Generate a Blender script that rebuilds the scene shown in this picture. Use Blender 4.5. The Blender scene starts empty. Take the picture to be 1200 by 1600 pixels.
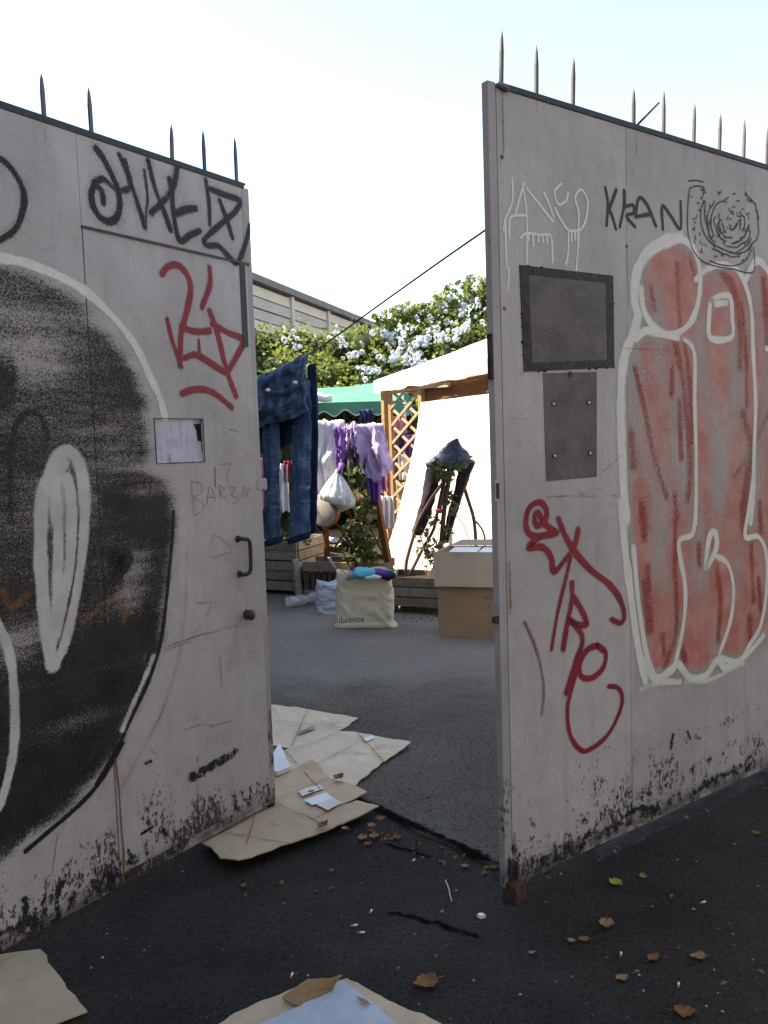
import bpy, math, random
import numpy as np
from mathutils import Vector, Matrix, noise

random.seed(11)
rng = np.random.default_rng(7)
R = math.radians
scene = bpy.context.scene
COL = scene.collection

# ------------------------------------------------------------------ camera
EYE = 1.60
FOCAL = 1330.0                       # focal length in units of a 1200-wide picture
PITCH, ROLL = R(4.51), R(-1.9)
cam_rot = (Matrix.Rotation(R(90) - PITCH, 3, 'X') @ Matrix.Rotation(ROLL, 3, 'Z'))
cam_data = bpy.data.cameras.new('camera')
cam_data.sensor_fit = 'HORIZONTAL'
cam_data.sensor_width = 36.0
cam_data.lens = 36.0 * FOCAL / 1200.0
cam_data.clip_start = 0.05
cam_data.clip_end = 2000.0
cam = bpy.data.objects.new('camera', cam_data)
COL.objects.link(cam)
cam.location = (0, 0, EYE)
cam.rotation_euler = cam_rot.to_euler()
scene.camera = cam

# ------------------------------------------------------------------ sky, sun, exposure
SUN_AZ = R(282.0)                    # clockwise from +Y: from the left, a little beyond the camera
SUN_EL = R(53.0)
world = bpy.data.worlds.new('World')
scene.world = world
world.use_nodes = True
wn = world.node_tree
bg = wn.nodes['Background']
sky = wn.nodes.new('ShaderNodeTexSky')
sky.sky_type = 'NISHITA'
sky.sun_disc = False
sky.sun_elevation = SUN_EL
sky.sun_rotation = SUN_AZ
sky.air_density = 1.0
sky.dust_density = 0.4
sky.ozone_density = 1.6
wn.links.new(sky.outputs['Color'], bg.inputs['Color'])
bg.inputs['Strength'].default_value = 0.15
sun_dir = Vector((math.sin(SUN_AZ) * math.cos(SUN_EL), math.cos(SUN_AZ) * math.cos(SUN_EL), math.sin(SUN_EL)))
sl = bpy.data.lights.new('sun', 'SUN')
sl.energy = 5.0
sl.angle = R(0.5)
sl.color = (1.0, 0.975, 0.93)
sun = bpy.data.objects.new('sun', sl)
COL.objects.link(sun)
sun.rotation_euler = sun_dir.to_track_quat('Z', 'Y').to_euler()
sun.location = sun_dir * 60
scene.view_settings.view_transform = 'Standard'
scene.view_settings.look = 'None'
scene.view_settings.gamma = 1.0
scene.view_settings.use_curve_mapping = False
scene.view_settings.exposure = 1.78
scene.view_settings.use_white_balance = True
scene.view_settings.white_balance_temperature = 8200
scene.view_settings.white_balance_tint = 9
scene.cycles.transparent_max_bounces = 48
scene.cycles.max_bounces = 8

# ------------------------------------------------------------------ measuring helpers
def ray(px, py):
    return cam_rot @ Vector(((px - 600.0) / FOCAL, -(py - 800.0) / FOCAL, -1.0))
def G(px, py, z=0.0):                # the point of a level plane seen there
    d = ray(px, py); t = (z - EYE) / d.z
    return Vector((d.x * t, d.y * t, z))
def D(px, py, Y):                    # the point at distance Y seen there
    d = ray(px, py); t = Y / d.y
    return Vector((d.x * t, Y, EYE + d.z * t))
def fbm(x, y, z, o=3):
    return noise.fractal(Vector((x, y, z)), 0.6, 2.0, o)

# ------------------------------------------------------------------ mesh helpers
PM = {}                              # world matrix of every thing (its parts share it)
def tag(o, label=None, cat=None, group=None, kind=None):
    if label: o['label'] = label
    if cat: o['category'] = cat
    if group: o['group'] = group
    if kind: o['kind'] = kind
    return o
def thing(name, label, cat, loc=(0, 0, 0), rz=0.0, group=None, kind=None):
    o = bpy.data.objects.new(name, None)
    COL.objects.link(o)
    o.empty_display_size = 0.2
    o.location = loc
    o.rotation_euler = (0, 0, rz)
    PM[o] = Matrix.Translation(Vector(loc)) @ Matrix.Rotation(rz, 4, 'Z')
    return tag(o, label, cat, group, kind)

class MB:
    def __init__(s):
        s.v, s.f, s.a = [], [], []
    def add(s, vs, fs, a=None):
        n = len(s.v)
        s.v += [tuple(v) for v in vs]
        s.f += [tuple(i + n for i in f) for f in fs]
        s.a += list(a) if a is not None else [1.0] * len(vs)
        return s
    def box(s, c, size, M=None, taper=1.0):
        x, y, z = (q / 2 for q in size)
        vs = [Vector((i * x * (taper if k > 0 else 1), j * y * (taper if k > 0 else 1), k * z)) for k in (-1, 1) for j in (-1, 1) for i in (-1, 1)]
        if M is not None: vs = [M @ v for v in vs]
        c = Vector(c)
        return s.add([v + c for v in vs], [(0, 2, 3, 1), (4, 5, 7, 6), (0, 1, 5, 4), (2, 6, 7, 3), (0, 4, 6, 2), (1, 3, 7, 5)])
    def bbox(s, lo, hi):
        lo, hi = Vector(lo), Vector(hi)
        return s.box((lo + hi) / 2, hi - lo)
    def bar(s, p, q, w, t, up=(0, 0, 1), taper=1.0):
        p, q = Vector(p), Vector(q)
        z = (q - p); L = z.length; z.normalize()
        x = Vector(up).cross(z)
        if x.length < 1e-4: x = Vector((1, 0, 0))
        x.normalize(); y = z.cross(x)
        return s.box((p + q) / 2, (w, t, L), Matrix((x, y, z)).transposed(), taper)
    def tube(s, pts, rads, n=8, cap=True, flat=1.0):
        pts = [Vector(p) for p in pts]
        if not hasattr(rads, '__len__'): rads = [rads] * len(pts)
        vs, fs = [], []
        ref = None
        for i, p in enumerate(pts):
            t = (pts[min(i + 1, len(pts) - 1)] - pts[max(i - 1, 0)])
            t = t.normalized() if t.length > 1e-9 else Vector((0, 0, 1))
            if ref is None: ref = Vector((0, 1, 0)) if abs(t.y) < 0.9 else Vector((1, 0, 0))
            x = (ref - t * ref.dot(t)).normalized(); y = t.cross(x); ref = x
            for k in range(n):
                a = 2 * math.pi * k / n
                vs.append(p + x * (math.cos(a) * rads[i] * flat) + y * (math.sin(a) * rads[i]))
        for i in range(len(pts) - 1):
            for k in range(n):
                fs.append((i * n + k, i * n + (k + 1) % n, (i + 1) * n + (k + 1) % n, (i + 1) * n + k))
        if cap:
            fs.append(tuple(range(n - 1, -1, -1))); fs.append(tuple((len(pts) - 1) * n + k for k in range(n)))
        return s.add(vs, fs)
    def grid(s, fn, nu, nv, wrap=False):
        vs = [fn(i / (nu - (0 if wrap else 1)), j / (nv - 1)) for j in range(nv) for i in range(nu)]
        fs = []
        for j in range(nv - 1):
            for i in range(nu if wrap else nu - 1):
                i2 = (i + 1) % nu
                fs.append((j * nu + i, j * nu + i2, (j + 1) * nu + i2, (j + 1) * nu + i))
        return s.add(vs, fs)
    def prism(s, poly, up):
        n = len(poly); up = Vector(up)
        return s.add([Vector(p) for p in poly] + [Vector(p) + up for p in poly],
                     [tuple(range(n - 1, -1, -1)), tuple(range(n, 2 * n))] + [(i, (i + 1) % n, n + (i + 1) % n, n + i) for i in range(n)])
    def mesh(s, name, smooth=False, M=None):
        m = bpy.data.meshes.new(name)
        vs = s.v if M is None else [M @ Vector(v) for v in s.v]
        m.from_pydata(vs, [], s.f)
        if any(a != 1.0 for a in s.a):
            at = m.attributes.new('paint', 'FLOAT', 'POINT')
            at.data.foreach_set('value', s.a)
        if smooth: m.polygons.foreach_set('use_smooth', [True] * len(m.polygons))
        m.update()
        return m

def part(name, mb, mat, parent, smooth=False, local=False, bevel=0, label=None, solid=0, kind=None):
    M = None if local else PM[parent].inverted()
    o = bpy.data.objects.new(name, mb.mesh(name, smooth, M))
    COL.objects.link(o)
    o.parent = parent
    o.data.materials.append(mat)
    PM[o] = PM[parent]
    mods(o, bevel, solid)
    return tag(o, label, kind=kind)
def mods(o, bevel, solid):
    if solid:
        md = o.modifiers.new('thickness', 'SOLIDIFY'); md.thickness = solid; md.offset = 0
    if bevel:
        md = o.modifiers.new('bevel', 'BEVEL'); md.width = bevel; md.segments = 2; md.limit_method = 'ANGLE'
def solo(name, label, cat, mb, mat, smooth=False, bevel=0, solid=0, group=None, kind=None):
    a = np.array(mb.v)
    base = Vector(((a[:, 0].min() + a[:, 0].max()) / 2, (a[:, 1].min() + a[:, 1].max()) / 2, a[:, 2].min()))
    o = bpy.data.objects.new(name, mb.mesh(name, smooth, Matrix.Translation(-base)))
    COL.objects.link(o)
    o.location = base
    o.data.materials.append(mat)
    PM[o] = Matrix.Translation(base)
    mods(o, bevel, solid)
    return tag(o, label, cat, group, kind)
def child_copy(src, parent, loc=(0, 0, 0), rot=(0, 0, 0), sc=1.0, name=None):
    o = bpy.data.objects.new(name or src.name.split('.')[0], src.data) if not isinstance(src, bpy.types.Mesh) else bpy.data.objects.new(name, src)
    COL.objects.link(o)
    o.parent = parent
    o.location = loc; o.rotation_euler = rot
    o.scale = (sc, sc, sc) if not hasattr(sc, '__len__') else sc
    return o
def smoothline(pts, per=6):
    p = [Vector((a[0], a[1], a[2] if len(a) > 2 else 0)) for a in pts]
    if len(p) < 3:
        return [p[0].lerp(p[-1], i / per) for i in range(per + 1)]
    out = []
    for i in range(len(p) - 1):
        p0, p1, p2, p3 = p[max(i - 1, 0)], p[i], p[i + 1], p[min(i + 2, len(p) - 1)]
        for k in range(per):
            t = k / per
            out.append(0.5 * ((2 * p1) + (p2 - p0) * t + (2 * p0 - 5 * p1 + 4 * p2 - p3) * t * t + (3 * p1 - p0 - 3 * p2 + p3) * t ** 3))
    out.append(p[-1])
    return out

# ------------------------------------------------------------------ material helpers
class NT:
    def __init__(s, name):
        s.m = bpy.data.materials.new(name)
        s.m.use_nodes = True
        s.t = s.m.node_tree
        s.p = s.t.nodes['Principled BSDF']
        s.out = s.t.nodes['Material Output']
        s.tc = s.t.nodes.new('ShaderNodeTexCoord')
    def n(s, t, **kw):
        o = s.t.nodes.new(t)
        for k, v in kw.items(): setattr(o, k, v)
        return o
    def put(s, sock, v):
        if isinstance(v, bpy.types.NodeSocket): s.t.links.new(v, sock)
        elif hasattr(v, '__len__') and len(v) == 3 and sock.type == 'RGBA': sock.default_value = (*v, 1)
        else: sock.default_value = v
    def coord(s, scale=(1, 1, 1), loc=(0, 0, 0)):
        mp = s.n('ShaderNodeMapping')
        mp.inputs['Scale'].default_value = scale
        mp.inputs['Location'].default_value = loc
        s.t.links.new(s.tc.outputs['Object'], mp.inputs['Vector'])
        return mp.outputs[0]
    def noise(s, scale, detail=4, rough=0.6, co=None, dist=0):
        o = s.n('ShaderNodeTexNoise')
        o.inputs['Scale'].default_value = scale
        o.inputs['Detail'].default_value = detail
        o.inputs['Roughness'].default_value = rough
        o.inputs['Distortion'].default_value = dist
        s.t.links.new(co if co is not None else s.tc.outputs['Object'], o.inputs['Vector'])
        return o.outputs['Fac']
    def voro(s, scale, co=None, feature='F1', out='Distance'):
        o = s.n('ShaderNodeTexVoronoi', feature=feature)
        o.inputs['Scale'].default_value = scale
        s.t.links.new(co if co is not None else s.tc.outputs['Object'], o.inputs['Vector'])
        return o.outputs[out]
    def rng(s, v, a, b, c=0.0, d=1.0, smooth=True):
        o = s.n('ShaderNodeMapRange', interpolation_type='SMOOTHSTEP' if smooth else 'LINEAR')
        s.put(o.inputs[0], v)
        for i, q in zip((1, 2, 3, 4), (a, b, c, d)): s.put(o.inputs[i], q)
        return o.outputs[0]
    def math(s, op, a, b=0.0):
        o = s.n('ShaderNodeMath', operation=op)
        s.put(o.inputs[0], a); s.put(o.inputs[1], b)
        return o.outputs[0]
    def mix(s, f, a, b, blend='MIX'):
        o = s.n('ShaderNodeMix', data_type='RGBA', blend_type=blend)
        s.put(o.inputs[0], f); s.put(o.inputs[6], a); s.put(o.inputs[7], b)
        return o.outputs[2]
    def bump(s, h, strength=0.3, dist=0.01):
        o = s.n('ShaderNodeBump')
        o.inputs['Strength'].default_value = strength
        o.inputs['Distance'].default_value = dist
        s.put(o.inputs['Height'], h)
        s.t.links.new(o.outputs[0], s.p.inputs['Normal'])
    def sep(s):
        o = s.n('ShaderNodeSeparateXYZ')
        s.t.links.new(s.tc.outputs['Object'], o.inputs[0])
        return o.outputs
    def fin(s, color, rough=0.7, metal=0.0, spec=0.3):
        s.put(s.p.inputs['Base Color'], color)
        s.put(s.p.inputs['Roughness'], rough)
        s.put(s.p.inputs['Metallic'], metal)
        s.put(s.p.inputs['Specular IOR Level'], spec)
        return s.m
def simple(name, a, b=None, scale=8.0, rough=0.8, bump=0.0, bscale=40.0, stretch=(1, 1, 1), trans=0.0, lo=0.35, hi=0.65, spec=0.25):
    t = NT(name)
    b = b or tuple(q * 0.7 for q in a)
    co = t.coord(stretch)
    c = t.mix(t.rng(t.noise(scale, 5, 0.65, co), lo, hi), a, b)
    if bump: t.bump(t.noise(bscale, 4, 0.7, co), bump)
    t.fin(c, rough, spec=spec)
    if trans:
        tr = t.n('ShaderNodeBsdfTranslucent'); t.put(tr.inputs['Color'], c)
        mx = t.n('ShaderNodeMixShader'); mx.inputs[0].default_value = trans
        t.t.links.new(t.p.outputs[0], mx.inputs[1]); t.t.links.new(tr.outputs[0], mx.inputs[2])
        t.t.links.new(mx.outputs[0], t.out.inputs['Surface'])
    return t.m
def spray(name, color, color2=None, opacity=0.95, soft=(0.2, 0.75), grain=0.5, streak=None, gscale=160.0):
    """spray paint: how much of it covers the metal follows the stroke's own density"""
    t = NT(name)
    at = t.n('ShaderNodeAttribute', attribute_name='paint')
    a = t.math('ADD', at.outputs['Fac'], t.math('MULTIPLY', t.math('SUBTRACT', t.noise(gscale, 3, 0.8), 0.5), grain))
    if streak:
        sc_, amt = streak
        a = t.math('ADD', a, t.math('MULTIPLY', t.math('SUBTRACT', t.noise(1.0, 4, 0.65, t.coord(sc_)), 0.5), amt))
    a = t.math('MULTIPLY', t.rng(a, *soft), opacity)
    dot = t.rng(t.noise(460, 1, 0.5, t.coord((1, 1, 1), (2, 7, 5))), 0.31, 0.69, 0.02, 0.98, False)      # paint lands as fine droplets
    a = t.rng(t.math('SUBTRACT', a, dot), -0.03, 0.03)
    c = color
    if color2: c = t.mix(t.rng(t.noise(9, 4), 0.35, 0.65), color, color2)
    t.fin(c, 0.55, spec=0.3)
    tr = t.n('ShaderNodeBsdfTransparent')
    mx = t.n('ShaderNodeMixShader')
    t.t.links.new(a, mx.inputs[0])
    t.t.links.new(tr.outputs[0], mx.inputs[1]); t.t.links.new(t.p.outputs[0], mx.inputs[2])
    t.t.links.new(mx.outputs[0], t.out.inputs['Surface'])
    return t.m
def gate_paint(name, a, b, dirt_h=0.45, seed=0.0):
    t = NT(name)
    x, y, z = t.sep()
    big = t.noise(1.6, 4, 0.6, t.coord((1, 1, 0.6), (seed, 0, 0)))
    c = t.mix(t.rng(big, 0.3, 0.7), a, b)
    run = t.noise(3.0, 5, 0.7, t.coord((4.5, 1, 0.35), (seed, 0, 3)))          # long runs of grime down the sheet
    c = t.mix(t.math('MULTIPLY', t.rng(run, 0.45, 0.75), 0.38), c, (0.28, 0.245, 0.228))
    grit = t.noise(190, 2, 0.8)
    c = t.mix(t.math('MULTIPLY', t.rng(grit, 0.35, 0.8), 0.6), c, (0.27, 0.246, 0.236))
    blot = t.noise(14, 5, 0.75, t.coord((1, 1, 1), (seed, 1, 1)))
    c = t.mix(t.math('MULTIPLY', t.rng(blot, 0.55, 0.72), 0.42), c, (0.25, 0.222, 0.207))
    smudge = t.noise(5.5, 6, 0.75, t.coord((1.4, 1, 0.8), (seed, 3, 9)), 0.6)
    c = t.mix(t.math('MULTIPLY', t.rng(smudge, 0.54, 0.70), 0.28), c, (0.21, 0.19, 0.182))
    # scratches and scuffs
    scr = t.noise(6, 5, 0.8, t.coord((2, 1, 14), (seed, 5, 2)), 1.5)
    c = t.mix(t.math('MULTIPLY', t.rng(scr, 0.68, 0.74), 0.5), c, (0.09, 0.075, 0.07))
    # chipped rust and splashed dirt, thicker towards the foot
    hz = t.rng(z, 0.05, dirt_h, 1.0, 0.0, False)
    chip = t.noise(58, 6, 0.75, t.coord((1, 1, 0.55), (seed, 2, 7)))
    big2 = t.rng(t.noise(3.2, 3, 0.6, t.coord((1, 1, 1), (seed, 9, 4))), 0.35, 0.65)
    thr = t.math('SUBTRACT', 0.80, t.math('MULTIPLY', t.math('MULTIPLY', hz, t.math('ADD', big2, 0.45)), 0.285))
    mask = t.rng(t.math('SUBTRACT', chip, thr), 0.0, 0.05)
    rust = t.mix(t.rng(t.noise(40, 3), 0.4, 0.65), (0.020, 0.015, 0.016), (0.060, 0.026, 0.022))
    c = t.mix(t.math('MULTIPLY', mask, 0.93), c, rust)
    foot = t.math('MULTIPLY', t.rng(z, 0.06, 0.16, 1.0, 0.0), t.rng(t.noise(9, 5, 0.7), 0.3, 0.6))
    c = t.mix(t.math('MULTIPLY', foot, 0.7), c, (0.045, 0.037, 0.034))
    t.bump(t.math('ADD', t.noise(2.0, 3), t.math('MULTIPLY', t.noise(220, 2), 0.02)), 0.6, 0.05)
    return t.fin(c, t.rng(big, 0.3, 0.7, 0.48, 0.62), spec=0.3)

M = {}
M['gate'] = gate_paint('grey_gate_paint', (0.525, 0.482, 0.460), (0.405, 0.372, 0.356), 0.75, 0.0)
M['gate2'] = gate_paint('grey_gate_paint_worn', (0.53, 0.487, 0.465), (0.415, 0.382, 0.366), 0.80, 4.0)
M['stile'] = gate_paint('grey_stile_paint', (0.47, 0.43, 0.41), (0.35, 0.32, 0.306), 1.1, 8.0)
M['rail'] = simple('teal_rail', (0.030, 0.055, 0.060), (0.06, 0.06, 0.06), 30, 0.6, 0.2)
M['spike'] = simple('spike_steel', (0.16, 0.15, 0.17), (0.09, 0.085, 0.095), 12, 0.55, 0.2, stretch=(1, 1, 0.3))
M['dark_metal'] = simple('dark_metal', (0.022, 0.020, 0.022), (0.05, 0.032, 0.025), 60, 0.45, 0.3, spec=0.4)
M['rusty'] = simple('rusty_metal', (0.10, 0.045, 0.03), (0.03, 0.022, 0.02), 40, 0.8, 0.5)
M['plate'] = simple('painted_black_plate', (0.082, 0.065, 0.063), (0.135, 0.110, 0.106), 7, 0.5, 0.25, 60)
M['plate_rim'] = simple('black_plate_rim', (0.018, 0.015, 0.015), (0.048, 0.038, 0.035), 30, 0.55, 0.5, 70)
M['bright_bolt'] = simple('bare_bolt', (0.75, 0.7, 0.66), (0.5, 0.4, 0.33), 300, 0.4)
M['black_spray'] = spray('black_spray', (0.012, 0.012, 0.013), opacity=0.9, soft=(0.15, 0.9), grain=0.35)
M['black_fill'] = spray('black_spray_fill', (0.014, 0.012, 0.013), (0.026, 0.022, 0.022), 0.98, (0.12, 1.0), 0.75, ((1.1, 1, 8.0), 1.3), 150)
M['dark_line'] = spray('black_line', (0.010, 0.010, 0.011), opacity=0.97, soft=(0.1, 0.5), grain=0.2)
M['marker'] = spray('black_marker', (0.018, 0.017, 0.021), opacity=0.92, soft=(0.1, 0.45), grain=0.25)
M['pencil'] = spray('scratched_marker', (0.035, 0.032, 0.033), opacity=0.42, soft=(0.3, 0.9), grain=1.3)
M['cream'] = spray('cream_spray', (0.74, 0.72, 0.645), (0.65, 0.63, 0.565), 0.95, (0.15, 0.8), 0.3)
M['white'] = spray('white_spray', (0.60, 0.585, 0.55), (0.49, 0.475, 0.45), 0.93, (0.15, 0.8), 0.35)
M['white_thin'] = spray('white_drip', (0.80, 0.78, 0.75), opacity=0.82, soft=(0.15, 0.7), grain=0.4)
M['red_tag'] = spray('red_tag_spray', (0.31, 0.026, 0.034), (0.24, 0.02, 0.03), 0.88, (0.12, 0.85), 0.45)
M['crimson'] = spray('crimson_tag_spray', (0.30, 0.012, 0.03), (0.21, 0.009, 0.023), 0.93, (0.1, 0.75), 0.4)
M['faint_red'] = spray('faint_red_spray', (0.20, 0.02, 0.03), opacity=0.55, soft=(0.15, 0.9), grain=0.3)
M['red_fill'] = spray('red_fill_spray', (0.55, 0.15, 0.12), (0.60, 0.28, 0.235), 0.76, (0.18, 0.98), 0.6, ((6.0, 1, 1.6), 0.95), 110)
M['red_streak'] = spray('red_streak_spray', (0.34, 0.022, 0.016), opacity=0.68, soft=(0.1, 1.2), grain=0.5, streak=((6, 1, 2.0), 1.0))
M['orange'] = spray('orange_spray', (0.30, 0.125, 0.02), opacity=0.42, soft=(0.2, 1.1), grain=0.7, streak=((3, 1, 3), 0.5))
M['rust_run'] = spray('rust_run', (0.20, 0.085, 0.02), opacity=0.75, soft=(0.2, 0.8), grain=0.7)
M['soot'] = spray('soot_scuff', (0.02, 0.017, 0.018), opacity=0.88, soft=(0.55, 0.85), grain=1.5, streak=((34, 1, 14), 1.5), gscale=55)

# ------------------------------------------------------------------ ground
def asphalt(name, a, b, stone, k=1.0, dusty=False):
    t = NT(name)
    c = t.mix(t.rng(t.noise(0.9, 5, 0.65), 0.3, 0.7), a, b)
    fine = t.noise(110, 4, 0.8)
    c = t.mix(t.rng(fine, 0.48, 0.68, 0, 0.85), c, tuple(q * 2.6 for q in a))
    c = t.mix(t.rng(t.noise(62, 3, 0.75, t.coord((1, 1, 1), (4, 4, 0))), 0.36, 0.5, 0.75, 0), c, tuple(q * 0.35 for q in a))
    cell = t.voro(95)
    pick = t.noise(70, 1)
    speck = t.math('MULTIPLY', t.rng(cell, 0.10, 0.26, 1.0, 0.0), t.rng(pick, 0.52, 0.62))
    c = t.mix(t.math('MULTIPLY', speck, 0.75 * k), c, stone)
    dust = t.rng(t.noise(2.3, 6, 0.7), 0.52, 0.78)
    c = t.mix(t.math('MULTIPLY', dust, 0.45), c, tuple(q * 0.55 for q in stone))
    if dusty:                                     # paler band across the asphalt in front of the planters
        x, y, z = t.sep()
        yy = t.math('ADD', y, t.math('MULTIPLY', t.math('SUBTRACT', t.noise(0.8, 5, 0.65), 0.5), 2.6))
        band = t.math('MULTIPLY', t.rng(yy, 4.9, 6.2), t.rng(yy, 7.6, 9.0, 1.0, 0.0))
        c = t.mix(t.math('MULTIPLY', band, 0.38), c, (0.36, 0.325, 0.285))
    t.bump(t.math('ADD', t.math('MULTIPLY', fine, 0.6), t.math('MULTIPLY', t.noise(9, 4), 1.0)), 0.8, 0.014)
    return t.fin(c, 0.92, spec=0.15)
M['asphalt'] = asphalt('street_asphalt', (0.019, 0.0165, 0.014), (0.052, 0.045, 0.038), (0.12, 0.105, 0.09), 0.85)
M['yard'] = asphalt('worn_yard_asphalt', (0.074, 0.064, 0.054), (0.135, 0.117, 0.099), (0.34, 0.305, 0.27), 0.9, True)  # worn asphalt, made paler also for the open-sky light in the yard
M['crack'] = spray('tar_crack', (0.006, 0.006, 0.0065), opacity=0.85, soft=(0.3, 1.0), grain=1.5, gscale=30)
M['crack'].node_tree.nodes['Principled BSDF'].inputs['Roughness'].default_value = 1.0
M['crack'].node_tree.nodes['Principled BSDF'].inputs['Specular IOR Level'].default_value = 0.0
M['concrete'] = simple('concrete', (0.26, 0.25, 0.24), (0.17, 0.16, 0.155), 5, 0.9, 0.4, 50)
M['gutter'] = simple('dusty_concrete', (0.045, 0.042, 0.041), (0.022, 0.020, 0.019), 6, 0.9, 0.5, 60)

def axis(c, near, far, n):
    return [c + math.copysign(near * (math.exp(abs(q) * math.log(1 + far / near)) - 1), q) for q in np.linspace(-1, 1, n)]
xs, ys = axis(0, 1.5, 600, 61), axis(2.5, 1.5, 600, 61)
mb = MB()
mb.grid(lambda u, v: (xs[round(u * 60)], ys[round(v * 60)], 0.0), 61, 61)
ground = bpy.data.objects.new('ground', mb.mesh('ground'))
COL.objects.link(ground); ground.data.materials.append(M['asphalt']); PM[ground] = Matrix.Identity(4)
tag(ground, 'dark worn street asphalt in front of the gate', kind='structure')

E0, E1 = G(592, 1268), G(790, 1362)
ea = (E1 - E0).normalized(); eb = Vector((-ea.y, ea.x, 0))
if eb.y < 0: eb = -eb
ss = [-14 + 28 * i / 400 for i in range(401)]
tt = [0, 0.004, 0.03, 0.1, 0.3, 0.7, 1.2, 2, 3, 4.5, 6, 8, 11, 15, 20, 30, 45]
SL = (E1 - E0).length
kd = ray(2421, 626); kd.z = 0; kd.normalize()
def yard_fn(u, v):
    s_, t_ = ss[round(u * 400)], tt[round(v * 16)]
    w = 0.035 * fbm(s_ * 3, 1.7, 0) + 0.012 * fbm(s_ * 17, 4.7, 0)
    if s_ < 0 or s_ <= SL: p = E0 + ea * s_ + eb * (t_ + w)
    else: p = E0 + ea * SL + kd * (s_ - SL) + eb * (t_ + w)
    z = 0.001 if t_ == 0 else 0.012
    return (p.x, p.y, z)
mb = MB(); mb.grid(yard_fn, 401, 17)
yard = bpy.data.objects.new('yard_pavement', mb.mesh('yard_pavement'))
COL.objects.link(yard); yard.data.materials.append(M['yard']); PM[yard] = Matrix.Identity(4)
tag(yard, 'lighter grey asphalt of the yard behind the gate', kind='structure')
YZ = 0.012

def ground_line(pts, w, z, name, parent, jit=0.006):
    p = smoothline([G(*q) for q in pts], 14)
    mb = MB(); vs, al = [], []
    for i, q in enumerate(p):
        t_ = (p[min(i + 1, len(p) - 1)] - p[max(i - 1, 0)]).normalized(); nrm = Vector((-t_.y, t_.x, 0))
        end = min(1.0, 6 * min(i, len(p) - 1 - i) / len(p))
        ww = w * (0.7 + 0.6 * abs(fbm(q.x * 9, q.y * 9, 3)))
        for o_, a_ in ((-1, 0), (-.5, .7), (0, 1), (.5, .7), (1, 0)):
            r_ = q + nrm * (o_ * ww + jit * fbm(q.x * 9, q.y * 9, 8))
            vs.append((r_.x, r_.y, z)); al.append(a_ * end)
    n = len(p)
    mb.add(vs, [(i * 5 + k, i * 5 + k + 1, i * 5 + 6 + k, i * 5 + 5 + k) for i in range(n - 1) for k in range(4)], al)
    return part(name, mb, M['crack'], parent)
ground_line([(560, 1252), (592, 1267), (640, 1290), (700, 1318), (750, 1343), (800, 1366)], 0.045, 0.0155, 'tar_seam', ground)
ground_line([(585, 1425), (640, 1432), (690, 1447), (735, 1462), (760, 1470)], 0.022, 0.004, 'tar_seam', ground, 0.02)  # dark line painted for the shade of a low asphalt step
ground_line([(590, 1318), (640, 1332), (680, 1342)], 0.018, 0.0045, 'tar_seam', ground, 0.02)

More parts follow.
